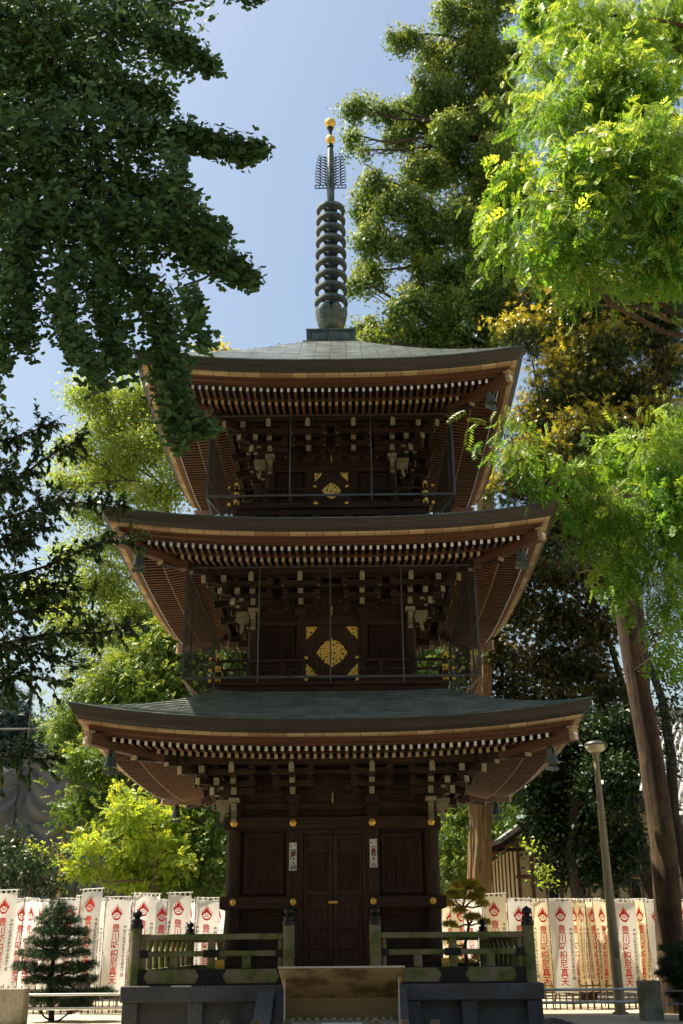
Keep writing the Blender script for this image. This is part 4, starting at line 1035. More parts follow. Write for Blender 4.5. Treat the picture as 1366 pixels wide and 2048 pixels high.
BR += [(940, 1800, 5.2, 66, 'folded glowing banner just right of the small yellow pine'), (1098, 1799, 6.1, 20, 'rear cream banner between the half turned one and the first full one'), (1212, 1798, 5.9, 14, 'rear cream banner directly behind the lamp pole'),
       (1290, 1799, 6.0, 24, 'rear cream banner at the left rim of the leaning trunk')]
for i, (u, v, Y, yw, lab) in enumerate(BL): banner(u, v, Y, yw, 0, lab, GL, 100 + i)
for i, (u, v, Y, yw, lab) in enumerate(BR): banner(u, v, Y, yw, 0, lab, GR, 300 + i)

# ================================================================== buildings behind
def tiled(mb, p00, p10, p01, p11, nx, amp=.045, m='tile', rows=14):
    """tiled roof plane: p00-p10 along the eave, p01-p11 along the ridge; nx rolls"""
    p00, p10, p01, p11 = (np.array(p, float) for p in (p00, p10, p01, p11)); N = np.cross(p10 - p00, p01 - p00); N /= np.linalg.norm(N)
    if N[2] < 0: N = -N
    K = nx * 6; vs = []
    for j in range(rows + 1):
        for e in ((0,) if j in (0, rows) else (0, 1)):
            t = j / rows; a = p00 + (p01 - p00) * t; b_ = p10 + (p11 - p10) * t
            for i in range(K + 1):
                s = i / K; vs.append(a + (b_ - a) * s + N * (amp * abs(math.sin(s * nx * PI)) + (.03 if e == 0 and j else 0) + .06 * t * (1 - t) * -4))
    R_ = len(vs) // (K + 1)
    mb.add(vs, [(r * (K + 1) + i, r * (K + 1) + i + 1, (r + 1) * (K + 1) + i + 1, (r + 1) * (K + 1) + i) for r in range(R_ - 1) for i in range(K)], m)
Yh = 14.
h = tag(empty('temple_hall', (8., Yh, GZ)), 'small temple building with curved tiled gable verge and cream plaster walls behind the banners', 'temple building')
def lo(P): return (P[0] - 8., P[1] - Yh, P[2] - GZ)
A_, B_ = lo(at(972, 1694, Yh - 1)), lo(at(1054, 1638, Yh - 1)); 
rz = B_[2] + 1.6; rx = B_[0] + 2.4
b = MB(); pr_ = [A_, lo(at(1000, 1683, Yh - 1)), lo(at(1030, 1662, Yh - 1)), B_, (B_[0] + 1.2, B_[1], B_[2] + .75), (rx, B_[1], rz)]
for i in range(len(pr_) - 1):
    p, q = pr_[i], pr_[i + 1]; tiled(b, (p[0], p[1], p[2]), (p[0], p[1] + 9, p[2]), (q[0], q[1], q[2]), (q[0], q[1] + 9, q[2]), 30, rows=3)
    p2, q2 = (2 * rx - p[0], p[1], p[2]), (2 * rx - q[0], q[1], q[2]); tiled(b, p2, (p2[0], p2[1] + 9, p2[2]), q2, (q2[0], q2[1] + 9, q2[2]), 30, rows=3)
ro = b.build('roof', h)
b = MB(); 
for i in range(len(pr_) - 1):
    p, q = np.array(pr_[i]), np.array(pr_[i + 1]); b.beam(p + (0, -.05, -.0), q + (0, -.05, -.0), .30, .10, 'tile'); b.beam(p + (0, .0, -.14), q + (0, .0, -.14), .10, .16, 'soffit'); b.beam(p + (.1, .1, -.26), q + (.1, .1, -.26), .3, .05, 'rafter')
    n_ = 4
    for j in range(n_): c_ = p + (q - p) * (j / n_); b.tube([c_ + (0, -.24, .03), c_ + (0, .1, .03)], .055, 'tile', 8)
b.build('verge', ro)
b = MB(); c_ = np.array(B_) + (.1, -.1, .28); b.tube([c_ + (0, -.06, 0), c_ + (0, .06, 0)], .16, 'tile', 16); b.tube([c_ + (0, -.075, 0), c_ + (0, -.06, 0)], .07, 'plaster', 12); b.box(c_[0] - .05, c_[0] + 1.4, c_[1], c_[1] + .25, c_[2] - .12, c_[2] + .12, 'tile'); b.tube([c_ + (.1, 0, .1), c_ + (.3, 0, .28), c_ + (.55, 0, .2)], .05, 'tile', 6); b.build('ridge_end_ornament', ro)
wx0 = lo(at(1036, 1720, Yh))[0]; wx1 = 2 * rx - wx0; wz = A_[2] + .1
b = MB(); b.box(wx0, wx1, 0, 7.5, 0, wz, 'plaster'); b.add([(wx0, 0, wz), (wx1, 0, wz), (rx, 0, rz - .3)], [(0, 1, 2)], 'plaster'); b.build('wall', h)
b = MB()
for x in np.arange(wx0, wx1, .42): b.box(x - .05, x + .05, -.04, .02, 0, wz + .2, 'eave_brown')
for z_ in (wz - .1, wz - .9, 1.0): b.box(wx0 - .1, wx1 + .1, -.055, .02, z_ - .05, z_ + .05, 'eave_brown')
for y in np.arange(.0, 7.5, .9): b.box(wx0 - .04, wx0 + .02, y - .05, y + .05, 0, wz, 'eave_brown')
b.box(wx0 - 1.2, wx0 - .02, -.9, -.82, wz - .22, wz - .12, 'soffit')
for i in range(9): b.beam((wx0 - 1.25, -.6 + i * .8, wz - .20), (wx0, -.6 + i * .8, wz + .15), .07, .09, 'rafter')
b.build('timber_frame', h)
b = MB()
for x in np.arange(wx0 + .85, wx1 - .8, .84): b.box(x - .0, x + .30, -.02, -.012, .9, wz - 1.0, 'black')
b.build('window', h)

Yb = 21.
h = tag(empty('rear_hall', (16, Yb, GZ)), 'larger hall with a broad pale tiled roof glimpsed through the leaves by the leaning trunk', 'temple building')
def lo(P): return (P[0] - 16., P[1] - Yb, P[2] - GZ)
e0, e1, r0, r1 = lo(at(1165, 1650, Yb - 1)), lo(at(1800, 1650, Yb - 1)), lo(at(1260, 1440, Yb + 5)), lo(at(1760, 1440, Yb + 5))
e1 = (e1[0], e1[1], e0[2]); r1 = (r1[0], r1[1], r0[2])
b = MB(); tiled(b, e0, e1, r0, r1, 44, .07, rows=18); tiled(b, (e0[0], e0[1] + 12, e0[2]), (e1[0], e1[1] + 12, e1[2]), r0, r1, 20, .07, rows=6)
b.box(r0[0], r1[0], r0[1] - .2, r0[1] + .2, r0[2] - .1, r0[2] + .5, 'tile'); b.build('roof', h)
b = MB(); b.box(e0[0] + 1, e1[0] - 1, 1, 9, 0, e0[2], 'plaster'); b.build('wall', h)
b = MB()
for x in np.arange(e0[0] + 1, e1[0] - 1, 1.5): b.box(x - .09, x + .09, .93, 1.02, 0, e0[2], 'eave_brown')
for z_ in (1.2, 2.6, e0[2] - .3): b.box(e0[0] + 1, e1[0] - 1, .94, 1.01, z_ - .08, z_ + .08, 'eave_brown')
b.box(e0[0], e1[0], -.2, .9, e0[2] - .25, e0[2] - .1, 'soffit'); b.build('timber_frame', h)

# sheeted scaffold at the left
Yt = 12.
h = tag(empty('sheeted_scaffold', (-10, Yt, GZ)), 'scaffold wrapped in sagging dark grey sheeting with white tie marks behind the left banners', 'scaffold')
p0, p1 = at(-260, 1500, Yt), at(235, 1500, Yt); zt_ = at(90, 1462, Yt)[2] - GZ; nx, nz = 150, 110; vs = []
W_ = p1[0] - p0[0]
for j in range(nz + 1):
    for i in range(nx + 1):
        x = W_ * i / nx; z_ = zt_ * j / nz
        cell = 1.75; fx = ((x + .35) / cell) % 1; dx = (fx - .5) * 2                       # -1..1 between ties
        lvl = 1.72; fz = (z_ / lvl) % 1
        sag = (1 - dx * dx)
        ph = (fz * lvl + .75 * sag) * 9.0
        d = .075 * math.sin(ph) * (sag ** .5) * (.3 + .7 * fz) + .16 * sag * math.sin(fz * PI) + .05 * math.sin(x * 2.1 + z_)
        top = zt_ - .55 * abs(math.sin(x * .9)) - (.9 if x < W_ * .62 else 0) * max(0, min(1, (W_ * .72 - x) / 1.2))
        zz = z_ * top / zt_
        vs.append((p0[0] + 10 + x, -d, zz))
b = MB(); b.add(vs, [(j * (nx + 1) + i, j * (nx + 1) + i + 1, (j + 1) * (nx + 1) + i + 1, (j + 1) * (nx + 1) + i) for j in range(nz) for i in range(nx)], 'tarp'); b.build('sheeting', h, smooth=True)
b = MB(); x1 = p1[0] + 10; vs = [(x1 + .05 * math.sin(z_ * 5 + y), y, z_) for z_ in np.linspace(0, zt_ - .3, 20) for y in np.linspace(0, 8, 20)]
b.add(vs, [(j * 20 + i, j * 20 + i + 1, (j + 1) * 20 + i + 1, (j + 1) * 20 + i) for j in range(19) for i in range(19)], 'tarp'); b.build('side_sheeting', h, smooth=True)
b = MB()
for z_ in (1.72, 3.44, zt_ + .05): b.tube([(p0[0] + 10, -.10, z_), (x1, -.10, z_)], .03, 'iron', 8)
q = at(60, 1425, Yt); b.tube([(q[0] + 10, .1, 0), (q[0] + 10, .1, q[2] - GZ)], .03, 'iron', 8)
for u in (-60, 230): q_ = at(u, 1500, Yt); b.tube([(q_[0] + 10, .1, 0), (q_[0] + 10, .1, zt_)], .03, 'iron', 8)
b.build('scaffold_pipe', h)
q0, q1 = at(122, 1760, 9.5), at(135, 1567, 9.5); b = MB(); b.tube([(0, 0, 0), (q1[0] - q0[0], 0, q1[2] - GZ)], [.05, .04], 'bamboo', 10)
for t in np.arange(.3, q1[2] - GZ, .35): b.tube([((q1[0] - q0[0]) * t / (q1[2] - GZ), 0, t - .012), ((q1[0] - q0[0]) * t / (q1[2] - GZ), 0, t + .012)], .056, 'bamboo', 10)
b.tube([(.1, -.06, q1[2] - GZ - .9), (.5, -.06, q1[2] - GZ - 1.05)], .022, 'iron', 6)
o = b.build('bamboo_pole'); o.location = (q0[0], 9.5, GZ); tag(o, 'upright bamboo pole in front of the grey sheeting', 'pole')
# ================================================================== foliage
def T_fan():      # ginkgo leaf with a folded middle
    v = [(0, 0, 0), (0, .30, 0), (-.50, .62, .10), (-.27, .92, .05), (0, .80, -.03), (.27, .92, .05), (.50, .62, .10)]
    return v, [(1, 4, 3, 2), (1, 6, 5, 4)]
def T_lance(w=.16, bend=-.10):
    return [(0, 0, 0), (-w, .45, .03), (0, 1, bend), (w, .45, .03)], [(0, 3, 2, 1)]
def T_leaf(w=.30):
    return [(0, 0, 0), (-w, .35, .05), (-w * .75, .72, .02), (0, 1, -.12), (w * .75, .72, .02), (w, .35, .05), (0, .5, -.04)], [(0, 6, 2, 1), (6, 3, 2, 2), (0, 5, 4, 6), (6, 4, 3, 3)]
def merge(parts):
    V, F = [], []
    for v, f in parts:
        o = len(V); V += list(v); F += [tuple(a + o for a in q) for q in f]
    return V, F
def place(tp, p, ydir, ndir, s):
    v, f = tp; y = np.array(ydir, float); y /= np.linalg.norm(y); n = np.array(ndir, float); n -= y * (n @ y); n /= np.linalg.norm(n) + 1e-9; x = np.cross(y, n)
    return [tuple(np.array(p) + s * (x * a + y * b + n * c)) for a, b, c in v], f
def T_rosette(n=7, w=.15, up=.45, seed=1):
    R_ = random.Random(seed); P = []
    for i in range(n):
        a = i * 2.4; u = up * R_.uniform(.3, 1.5); d = (math.cos(a), math.sin(a), u); P.append(place(T_lance(w, -.18), (0, 0, 0), d, (0, 0, 1), R_.uniform(.75, 1.1)))
    V, F = merge(P); return [(x, z, y) for x, y, z in V], F              # stem axis = +Y
def T_spray(n=9, seed=2, droop=.5, w=.09):     # flat fan of scaly shoots, drooping ends
    R_ = random.Random(seed); P = []
    for i in range(n):
        a = (i / (n - 1) - .5) * 2.1 + R_.uniform(-.12, .12); b = R_.uniform(0, .35); d = (math.sin(a), math.cos(a), -droop * R_.uniform(.1, 1))
        P.append(place(T_lance(w, -.22), (math.sin(a) * .1, b * .6, R_.uniform(-.05, .05)), d, (0, .2, 1), R_.uniform(.45, .8)))
    return merge(P)
def T_frond(n=8, seed=3, ln=.26, w=.13):       # feathery hanging frond: paired leaflets on a curved stalk
    R_ = random.Random(seed); P = []
    for i in range(n):
        t = (i + 1) / n; y = t; z = -.28 * t * t
        for s_ in (-1, 1):
            d = (s_ * 1., .55 + R_.uniform(-.15, .15), -.35 + R_.uniform(-.25, .2)); P.append(place(T_lance(w, -.2), (0, y * .9, z), d, (0, .2, 1), ln * (1.15 - .6 * abs(t - .45)) * R_.uniform(.8, 1.1)))
    P.append(place(T_lance(w, -.1), (0, .85, -.24), (0, 1, -.4), (0, 0, 1), ln)); return merge(P)
def T_needles(n=16, seed=4, w=.035):
    R_ = random.Random(seed); P = []
    for i in range(n):
        a = R_.uniform(0, 6.28); u = R_.uniform(.15, 1.3); P.append(place(T_lance(w, 0), (0, 0, 0), (math.cos(a), math.sin(a), u), (.3, .2, 1), R_.uniform(.8, 1.1)))
    V, F = merge(P); return [(x, z, y) for x, y, z in V], F
TP = dict(fan=T_fan(), lance=T_lance(), leaf=([(0, 0, 0), (-.30, .42, .07), (0, 1, -.12), (.30, .42, .07)], [(0, 3, 2, 1)]), rosette=T_rosette(), spray=T_spray(), frond=T_frond(), needles=T_needles(),
          tuft=T_spray(7, 9, .9, .15), twig=T_frond(4, 8, .42, .26))

def unit(a): return a / (np.linalg.norm(a, axis=-1, keepdims=True) + 1e-9)
def leafmesh(name, sets, mat_, parent):
    """sets: list of (template, pos(N,3), ydir(N,3), ndir(N,3), size(N), tip(N)) -> one mesh"""
    AV, AF, AT = [], [], []; off = 0
    for tn, pos, yd, nd, sz, tip in sets:
        v, f = TP[tn]; v = np.array(v, float); f = np.array(f)
        y = unit(yd); n = nd - y * (nd * y).sum(1, keepdims=True); n = unit(n); x = np.cross(y, n)
        V = pos[:, None] + sz[:, None, None] * (v[None, :, 0:1] * x[:, None] + v[None, :, 1:2] * y[:, None] + v[None, :, 2:3] * n[:, None])
        F = f[None] + (np.arange(len(pos)) * len(v))[:, None, None] + off
        AV.append(V.reshape(-1, 3)); AF.append(F.reshape(-1, 4)); AT.append(np.repeat(tip, len(v))); off += V.shape[0] * V.shape[1]
    V = np.concatenate(AV); F = np.concatenate(AF); Tp = np.concatenate(AT)
    me = bpy.data.meshes.new(name); me.vertices.add(len(V)); me.vertices.foreach_set('co', V.astype(np.float32).ravel())
    me.loops.add(F.size); me.loops.foreach_set('vertex_index', F.astype(np.int32).ravel())
    me.polygons.add(len(F)); me.polygons.foreach_set('loop_start', np.arange(0, F.size, 4, dtype=np.int32))
    at_ = me.attributes.new('tip', 'FLOAT', 'POINT'); at_.data.foreach_set('value', Tp.astype(np.float32))
    me.materials.append(mat_); me.update(); me.validate()
    o = bpy.data.objects.new(name, me); link(o, parent); return o

def rnd(n): return RS.normal(size=(n, 3))
def ball(n):
    d = unit(rnd(n)); return d * (RS.rand(n, 1) ** (1 / 3.))

def make_leaves(centres, sig, n_per, tn, size, droop, tipw, up=.6, out=None, tipbias=.0):
    """leaves round clump centres; droop 0 = random spray, 1 = hanging"""
    K = len(centres); c = np.repeat(centres, n_per, 0); s = np.repeat(sig, n_per, 0)
    off = rnd(len(c)) * s; pos = c + off
    o = np.repeat(out, n_per, 0) if out is not None else np.zeros_like(c)
    yd = rnd(len(c)) * .75 + unit(off) * .5 + o * .6 + np.array((0, 0, -1.)) * droop * 1.8
    nd = rnd(len(c)) * .55 + np.array((0, 0, 1.)) * up + o * .3
    sz = size * RS.uniform(.55, 1.35, len(c))
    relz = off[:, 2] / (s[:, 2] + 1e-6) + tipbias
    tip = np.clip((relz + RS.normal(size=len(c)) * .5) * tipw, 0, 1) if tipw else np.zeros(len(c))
    return (tn, pos, yd, nd, sz, tip)

def limb(mb, p, q, r0, r1, m, wob=.06, n=6, sides=7, sag=0):
    p, q = np.array(p, float), np.array(q, float); L_ = np.linalg.norm(q - p); pts = []; ph = RS.rand(3) * 6
    for i in range(n + 1):
        t = i / n; k = math.sin(t * PI); pts.append(p + (q - p) * t + np.sin(ph + t * 5) * wob * L_ * k * .5 + np.array((0, 0, sag * L_ * k)))
    mb.tube(pts, list(np.linspace(r0, r1, n + 1)), m, sides); return pts

def tree(name, lab, cat, trunk, blobs, lm, tn, size, dens, grp=None, droop=.2, tipw=0., clump=.35, per=26, bark='bark', flat=.7, rt=(.3, .1), limbs=True, hollow=.55, drape=0., up=.6, base=None, tipbias=0., twigs=6, sun_tip=0., lr=1., lbark=None, att=.25):
    lbark = lbark or bark
    """trunk: 3D points; blobs: (u, v, Y, ru, rv[, weight]) read off the photograph; each gets a limb, twigs and clumps of leaves"""
    base = base or (trunk[0][0], trunk[0][1], GZ)
    B0 = np.array(base); o = tag(empty(name, tuple(B0)), lab, cat, grp)
    tr = [np.array(p) - B0 for p in trunk]
    mb = MB(); rs = np.linspace(rt[0], rt[1], len(tr)); rr_ = list(rs); rr_[0] *= 1.2; mb.ridged(tr, rr_, bark) if rt[0] > .3 else mb.tube(tr, list(rs), bark, 16); mb.build('trunk', o, smooth=True)
    lb = MB(); sets = []
    for ib, bl_ in enumerate(blobs):
        tn_ = tn if isinstance(tn, str) else tn[ib % len(tn)]
        u, v, Y, ru, rv = bl_[:5]; wt = bl_[5] if len(bl_) > 5 else 1.
        c = at(u, v, Y) - B0; k = np.linalg.norm(c + B0 - CAM) * (FW @ unit(c + B0 - CAM)) / FPX
        ax = np.array((ru * k, (ru + rv) * .5 * k * .9, rv * k / .93)); vol = ax.prod() * 4.2
        nK = max(3, int(dens * wt * vol ** .72)); d = unit(rnd(nK)); rad = hollow + (1 - hollow) * RS.rand(nK, 1) ** .7
        rad[: nK // 5] *= RS.rand(nK // 5, 1)
        cc = c + d * rad * ax * .95; sig = np.ones((nK, 3)) * clump * RS.uniform(.6, 1.25, (nK, 1)) * np.array((1, 1, flat))
        if drape: cc[:, 2] -= RS.rand(nK) * drape
        sets.append(make_leaves(cc, sig, per, tn_, size, droop, tipw, up, d * np.array((1, 1, .4)), tipbias + np.repeat(sun_tip * (d[:, 2] - .5 * d[:, 0] - .35 * d[:, 1]), per)))  # more tip colour on the sun side, painting light onto each crown
        if limbs:
            # attach where the trunk is somewhat lower than the blob
            zt_ = c[2] - np.hypot(c[0], c[1]) * att; j = int(np.argmin([abs(p[2] - zt_) + .15 * np.linalg.norm(p - c) for p in tr])); a_ = tr[j]
            L_ = np.linalg.norm(c - a_); r0 = lr * min(rs[j] * .55, .02 + L_ * .022)
            pts = limb(lb, a_, c, r0, r0 * .35, lbark, .14, 8, 7)
            for t in range(min(nK, twigs)): limb(lb, pts[RS.randint(4, 9)], cc[RS.randint(nK)], r0 * .34, .006, lbark, .12, 4, 4)
    if lb.v: lb.build('limbs', o, smooth=True)
    leafmesh('crown', sets, L[lm] if isinstance(lm, str) else lm, o)
    return o

def upright(u, v, Y, top, lean=0, n=6, wob=.15):
    b = at(u, v, Y); x0, z0 = b[0], GZ - .2
    return [(x0 + lean * i / n + wob * math.sin(i * 1.7), Y + wob * math.cos(i * 2.1) * .6, z0 + (top - z0) * i / n) for i in range(n + 1)]

QUAL = 1.0
# --- tall cypress behind the spire, right
Y_ = 11.
T0 = [tuple(at(957, 1900, Y_) * (1, 1, 0) + (0, 0, GZ - .2))] + [tuple(at(u, v, Y_)) for u, v in ((957, 1780), (957, 1600), (962, 1300), (972, 1000), (985, 700), (990, 480), (975, 280), (960, 80), (950, -120))]
cyp = [(945, 20, 95, 45), (1000, -60, 70, 60), (810, 70, 42, 24), (880, 105, 60, 32), (940, 110, 70, 50), (870, 175, 70, 38), (715, 208, 42, 18), (770, 212, 40, 22), (840, 222, 62, 34), (930, 230, 90, 50),
       (704, 268, 22, 22), (725, 300, 12, 16), (800, 265, 40, 26), (890, 320, 90, 46), (760, 360, 50, 28), (730, 400, 34, 40), (800, 400, 60, 34), (880, 430, 80, 40), (740, 465, 38, 44), (800, 480, 42, 34),
       (950, 430, 60, 80), (745, 540, 40, 26), (715, 560, 20, 22), (890, 540, 90, 40), (960, 600, 80, 60), (830, 600, 60, 34), (790, 655, 70, 34), (715, 650, 24, 20), (740, 672, 34, 20), (870, 670, 90, 34), (1000, 520, 50, 70), (1000, 330, 60, 80), (1010, 200, 45, 60), (1020, 110, 34, 40), (985, 170, 40, 50), (990, 260, 40, 50), (985, 400, 40, 50), (990, 620, 40, 60), (960, 90, 40, 40), (985, 140, 30, 30), (985, 300, 34, 40), (980, 350, 34, 34), (985, 215, 30, 34), (970, 470, 40, 50), (900, 250, 50, 34), (850, 330, 50, 30), (850, 500, 40, 40), (900, 600, 50, 34)]
tree('cypress_tree', 'tall dark cypress with drooping tufted branches right of the bronze spire', 'tree', T0, [(u, v, Y_ + RS.uniform(-1.2, 1.2), a, b) for u, v, a, b in cyp],
     'cypress', 'tuft', .14, 42 * QUAL, droop=.9, tipw=.6, clump=.15, per=36, bark='cedar_warm', lbark='bark_dark', flat=1.15, rt=(.36, .07), drape=.5, hollow=.45, tipbias=.2, sun_tip=.5)

# --- weeping bright conifer with the leaning trunk, near right
tk = [tuple(at(1352, 2020, 3.2) * (1, 1, 0) + (0, 0, GZ - .2))] + [tuple(at(u, v, 3.1)) for u, v in ((1340, 1880), (1328, 1700), (1300, 1500), (1270, 1340), (1247, 1200), (1240, 1050), (1240, 930), (1250, 870))]
lo1 = [(1000, 850, -4.4, 16, 10, .35), (1045, 872, -4.3, 24, 10, .4), (1100, 910, -4, 36, 24, .6), (1055, 925, -3.8, 16, 16, .35), (1165, 935, -3, 44, 28, .7), (1240, 895, -2, 44, 36, .8), (1315, 900, -3, 55, 56), (1350, 870, -2, 40, 90), (1135, 985, -3, 28, 20, .5), (1225, 1000, -3, 50, 40, .9), (1305, 1010, -3, 64, 56), (1345, 960, -3.5, 46, 66),
       (1360, 1080, -3, 40, 66), (1260, 1070, -3, 54, 30), (1215, 1085, -2, 30, 20, .7), (1352, 1190, -3, 34, 46), (1318, 1140, -3, 36, 30), (1245, 1120, -3, 40, 22), (1180, 1050, -2.5, 26, 18, .6), (1240, 1165, 2.2, 14, 20, .4), (1362, 1260, -2, 24, 20, .6)]
tree('weeping_conifer', 'bright green weeping conifer on the leaning reddish trunk, its fronds crossing the top roof corner', 'tree', tk, lo1, 'redwood', ('frond', 'frond', 'twig'), .29, 42 * QUAL, droop=.85, tipw=.35, clump=.20, per=17, bark='cedar', flat=1.2, rt=(.30, .20), drape=.4, hollow=.15, up=.35, twigs=5, lr=.16, att=-.05, tipbias=.1)
tk2 = [tuple(at(1560, 1900, 1.) * (1, 1, 0) + (0, 0, GZ - .2))] + [tuple(at(u, v, 1.)) for u, v in ((1560, 1500), (1540, 1100), (1530, 700), (1510, 400), (1480, 100), (1440, -200))]
lo2 = [(1366, 30, 1, 110, 90), (1160, 40, -2, 70, 70), (1090, 0, -1, 50, 50), (1075, 110, -2, 40, 34), (1250, 60, 0, 90, 80), (1250, 160, -3, 100, 60), (1130, 200, -3, 70, 44), (1055, 205, -2, 36, 40), (1030, 330, -3, 44, 34), (1005, 400, -3, 30, 40), (995, 470, -3, 24, 24),
       (1180, 300, -4, 90, 60), (1300, 270, -4, 100, 80), (1090, 380, -4, 60, 40), (1110, 455, -4, 60, 36), (1060, 490, -3, 40, 30), (1210, 420, -4, 80, 50), (1330, 400, -4, 70, 70), (1280, 500, -4, 60, 30), (1160, 520, -3, 50, 22), (1350, 500, -4, 50, 40), (1200, 120, -3, 70, 50)]
tree('weeping_conifer', 'bright yellow green weeping conifer filling the upper right corner above the golden evergreen', 'tree', tk2, lo2, 'redwood', ('frond', 'frond', 'twig'), .31, 36 * QUAL, droop=.85, tipw=.5, clump=.22, per=17, bark='cedar', flat=1.2, rt=(.42, .2), drape=.6, hollow=.2, up=.35, twigs=5, lr=.5, tipbias=.3)

# --- golden flushed evergreen
Y_ = 8.
go = [(1120, 560, 70, 40), (1170, 600, 80, 60), (1080, 610, 60, 50), (1040, 665, 48, 30), (1100, 670, 70, 50), (1190, 700, 90, 60), (1270, 640, 90, 70), (1330, 620, 60, 70), (1140, 770, 80, 60), (1240, 790, 90, 60), (1340, 740, 50, 60), (1330, 850, 60, 60),
      (1090, 850, 70, 60), (1180, 880, 90, 60), (1050, 930, 60, 50), (1010, 980, 40, 30), (1130, 970, 80, 60), (1230, 960, 80, 60), (1100, 1060, 60, 50), (1180, 1050, 70, 50)]
tree('golden_evergreen', 'dark glossy evergreen flushed with golden new growth on top, behind the upper roofs', 'tree', upright(1335, 1800, Y_, 13.0), [(u, v, Y_ + RS.uniform(-1.2, 1.2), a, b) for u, v, a, b in go],
     'golden', 'rosette', .115, 32 * QUAL, droop=0, tipw=.75, clump=.30, per=26, bark='bark_dark', flat=.75, rt=(.3, .1), hollow=.5, up=.9, tipbias=.05, sun_tip=.9)

# --- rusty dark trees below it
Y_ = 12.
ru_ = [(1010, 1100, 60, 60), (1090, 1130, 90, 60), (1180, 1130, 80, 60), (1030, 1200, 60, 50), (1110, 1230, 80, 60), (1190, 1220, 70, 60), (1000, 1290, 50, 50), (1080, 1320, 80, 50), (1160, 1320, 80, 60), (1010, 1370, 60, 40), (1110, 1390, 80, 40), (1210, 1380, 50, 60), (940, 1300, 60, 90), (900, 1200, 40, 60)]
tree('rusty_conifer', 'dark conifer with rusty hanging twigs between the middle roof and the leaning trunk', 'tree', upright(1310, 1800, Y_, 10.5, -.4), [(u, v, Y_ + RS.uniform(-1, 1), a, b) for u, v, a, b in ru_],
     'rusty', 'tuft', .19, 17 * QUAL, droop=.6, tipw=.4, clump=.30, per=26, bark='bark_dark', rt=(.28, .08), drape=.4, hollow=.3)
dk = [(1090, 1490, 70, 50), (1170, 1480, 70, 60), (1080, 1560, 50, 40), (1140, 1580, 80, 60), (1215, 1570, 60, 70), (1110, 1660, 60, 50), (1180, 1680, 80, 60), (1240, 1680, 40, 50), (1150, 1740, 60, 30), (1220, 1730, 60, 34), (1240, 1480, 50, 60)]
tree('evergreen_tree', 'very dark dense evergreen directly behind the street lamp', 'tree', upright(1160, 1800, 9.5, 7.6), [(u, v, 9.5 + RS.uniform(-1, 1), a, b) for u, v, a, b in dk], 'dark', 'leaf', .14, 55 * QUAL, clump=.30, per=34, bark='bark_dark', tipw=.3, rt=(.22, .08), hollow=.3)
fr_ = [(1310, 1320, 60, 60, .5), (1350, 1400, 50, 60, .5), (1290, 1440, 40, 50, .45), (1340, 1500, 50, 60, .4), (1355, 1600, 30, 60, .3), (1330, 1260, 60, 40, .6)]
tree('evergreen_tree', 'loose evergreen right of the leaning trunk with the tiled roof showing through', 'tree', upright(1400, 1800, 11., 10, -.6), [(u, v, 11. + RS.uniform(-1, 1), a, b, w_) for u, v, a, b, w_ in fr_], 'dark', 'leaf', .12, 24 * QUAL, clump=.26, per=26, bark='bark_dark', tipw=.5, rt=(.25, .1))
lg = [(985, 1560, 34, 30, .7), (960, 1580, 30, 30, .8), (900, 1610, 30, 30), (905, 1680, 24, 50), (960, 1640, 24, 20, .6), (1030, 1570, 40, 30), (1010, 1620, 30, 20, .6), (890, 1750, 24, 30)]
tree('leafy_tree', 'mid green leafy tree seen under the lowest eave beside the brown trunk', 'tree', upright(915, 1800, 13., 6.), [(u, v, 13. + RS.uniform(-1, 1), a, b, *(w_ or (1,))) for u, v, a, b, *w_ in lg], 'mid', 'twig', .26, 26 * QUAL, clump=.26, per=20, tipw=.5, rt=(.14, .05))
sh = [(1068, 1690, 12, 12), (1085, 1745, 14, 16), (1095, 1770, 20, 14)]
tree('shrub', 'bright leafy shoots at the corner of the small temple building', 'shrub', upright(1092, 1820, 8., 3.8), [(u, v, 8., a, b) for u, v, a, b in sh], 'maple', 'leaf', .12, 30, clump=.12, per=14, tipw=.2, rt=(.03, .01))

# --- left side: pale airy tree, green conifers, bright maple
Y_ = 15.
ca = [(190, 790, 60, 34), (300, 800, 80, 44), (350, 860, 60, 44), (230, 850, 70, 40), (290, 900, 80, 44), (160, 900, 60, 34, .7), (370, 950, 50, 44), (230, 950, 80, 40), (130, 960, 50, 30, .7), (310, 990, 70, 30), (180, 1030, 60, 30, .6), (240, 1090, 70, 34, .7), (140, 1110, 60, 30, .5), (210, 1170, 80, 40), (110, 1200, 60, 40, .8), (60, 1190, 40, 30, .6), (270, 1220, 70, 40), (160, 1260, 80, 40, .8), (260, 1280, 80, 34), (180, 1340, 60, 30, .5)]
tree('broadleaf_tree', 'pale airy yellow green tree with sky showing through, left of the upper roofs', 'tree', upright(255, 1800, Y_, 17., .6), [(q[0], q[1], Y_ + RS.uniform(-1.5, 1.5), q[2], q[3], q[4] if len(q) > 4 else 1.) for q in ca],
     'camphor', 'leaf', .125, 42 * QUAL, clump=.30, per=38, tipw=.5, rt=(.32, .08), hollow=.3, twigs=12, flat=.6)
Y_ = 10.
gc = [(330, 1290, 70, 40), (290, 1350, 90, 40), (390, 1330, 60, 50), (200, 1400, 70, 34), (330, 1400, 80, 40), (410, 1400, 50, 60), (150, 1450, 50, 40, .8), (240, 1470, 80, 40), (330, 1500, 80, 50), (420, 1500, 60, 60), (200, 1530, 50, 40, .8), (450, 1300, 40, 60), (500, 1350, 50, 80), (500, 1250, 60, 60), (820, 1300, 60, 60), (860, 1360, 40, 40)]
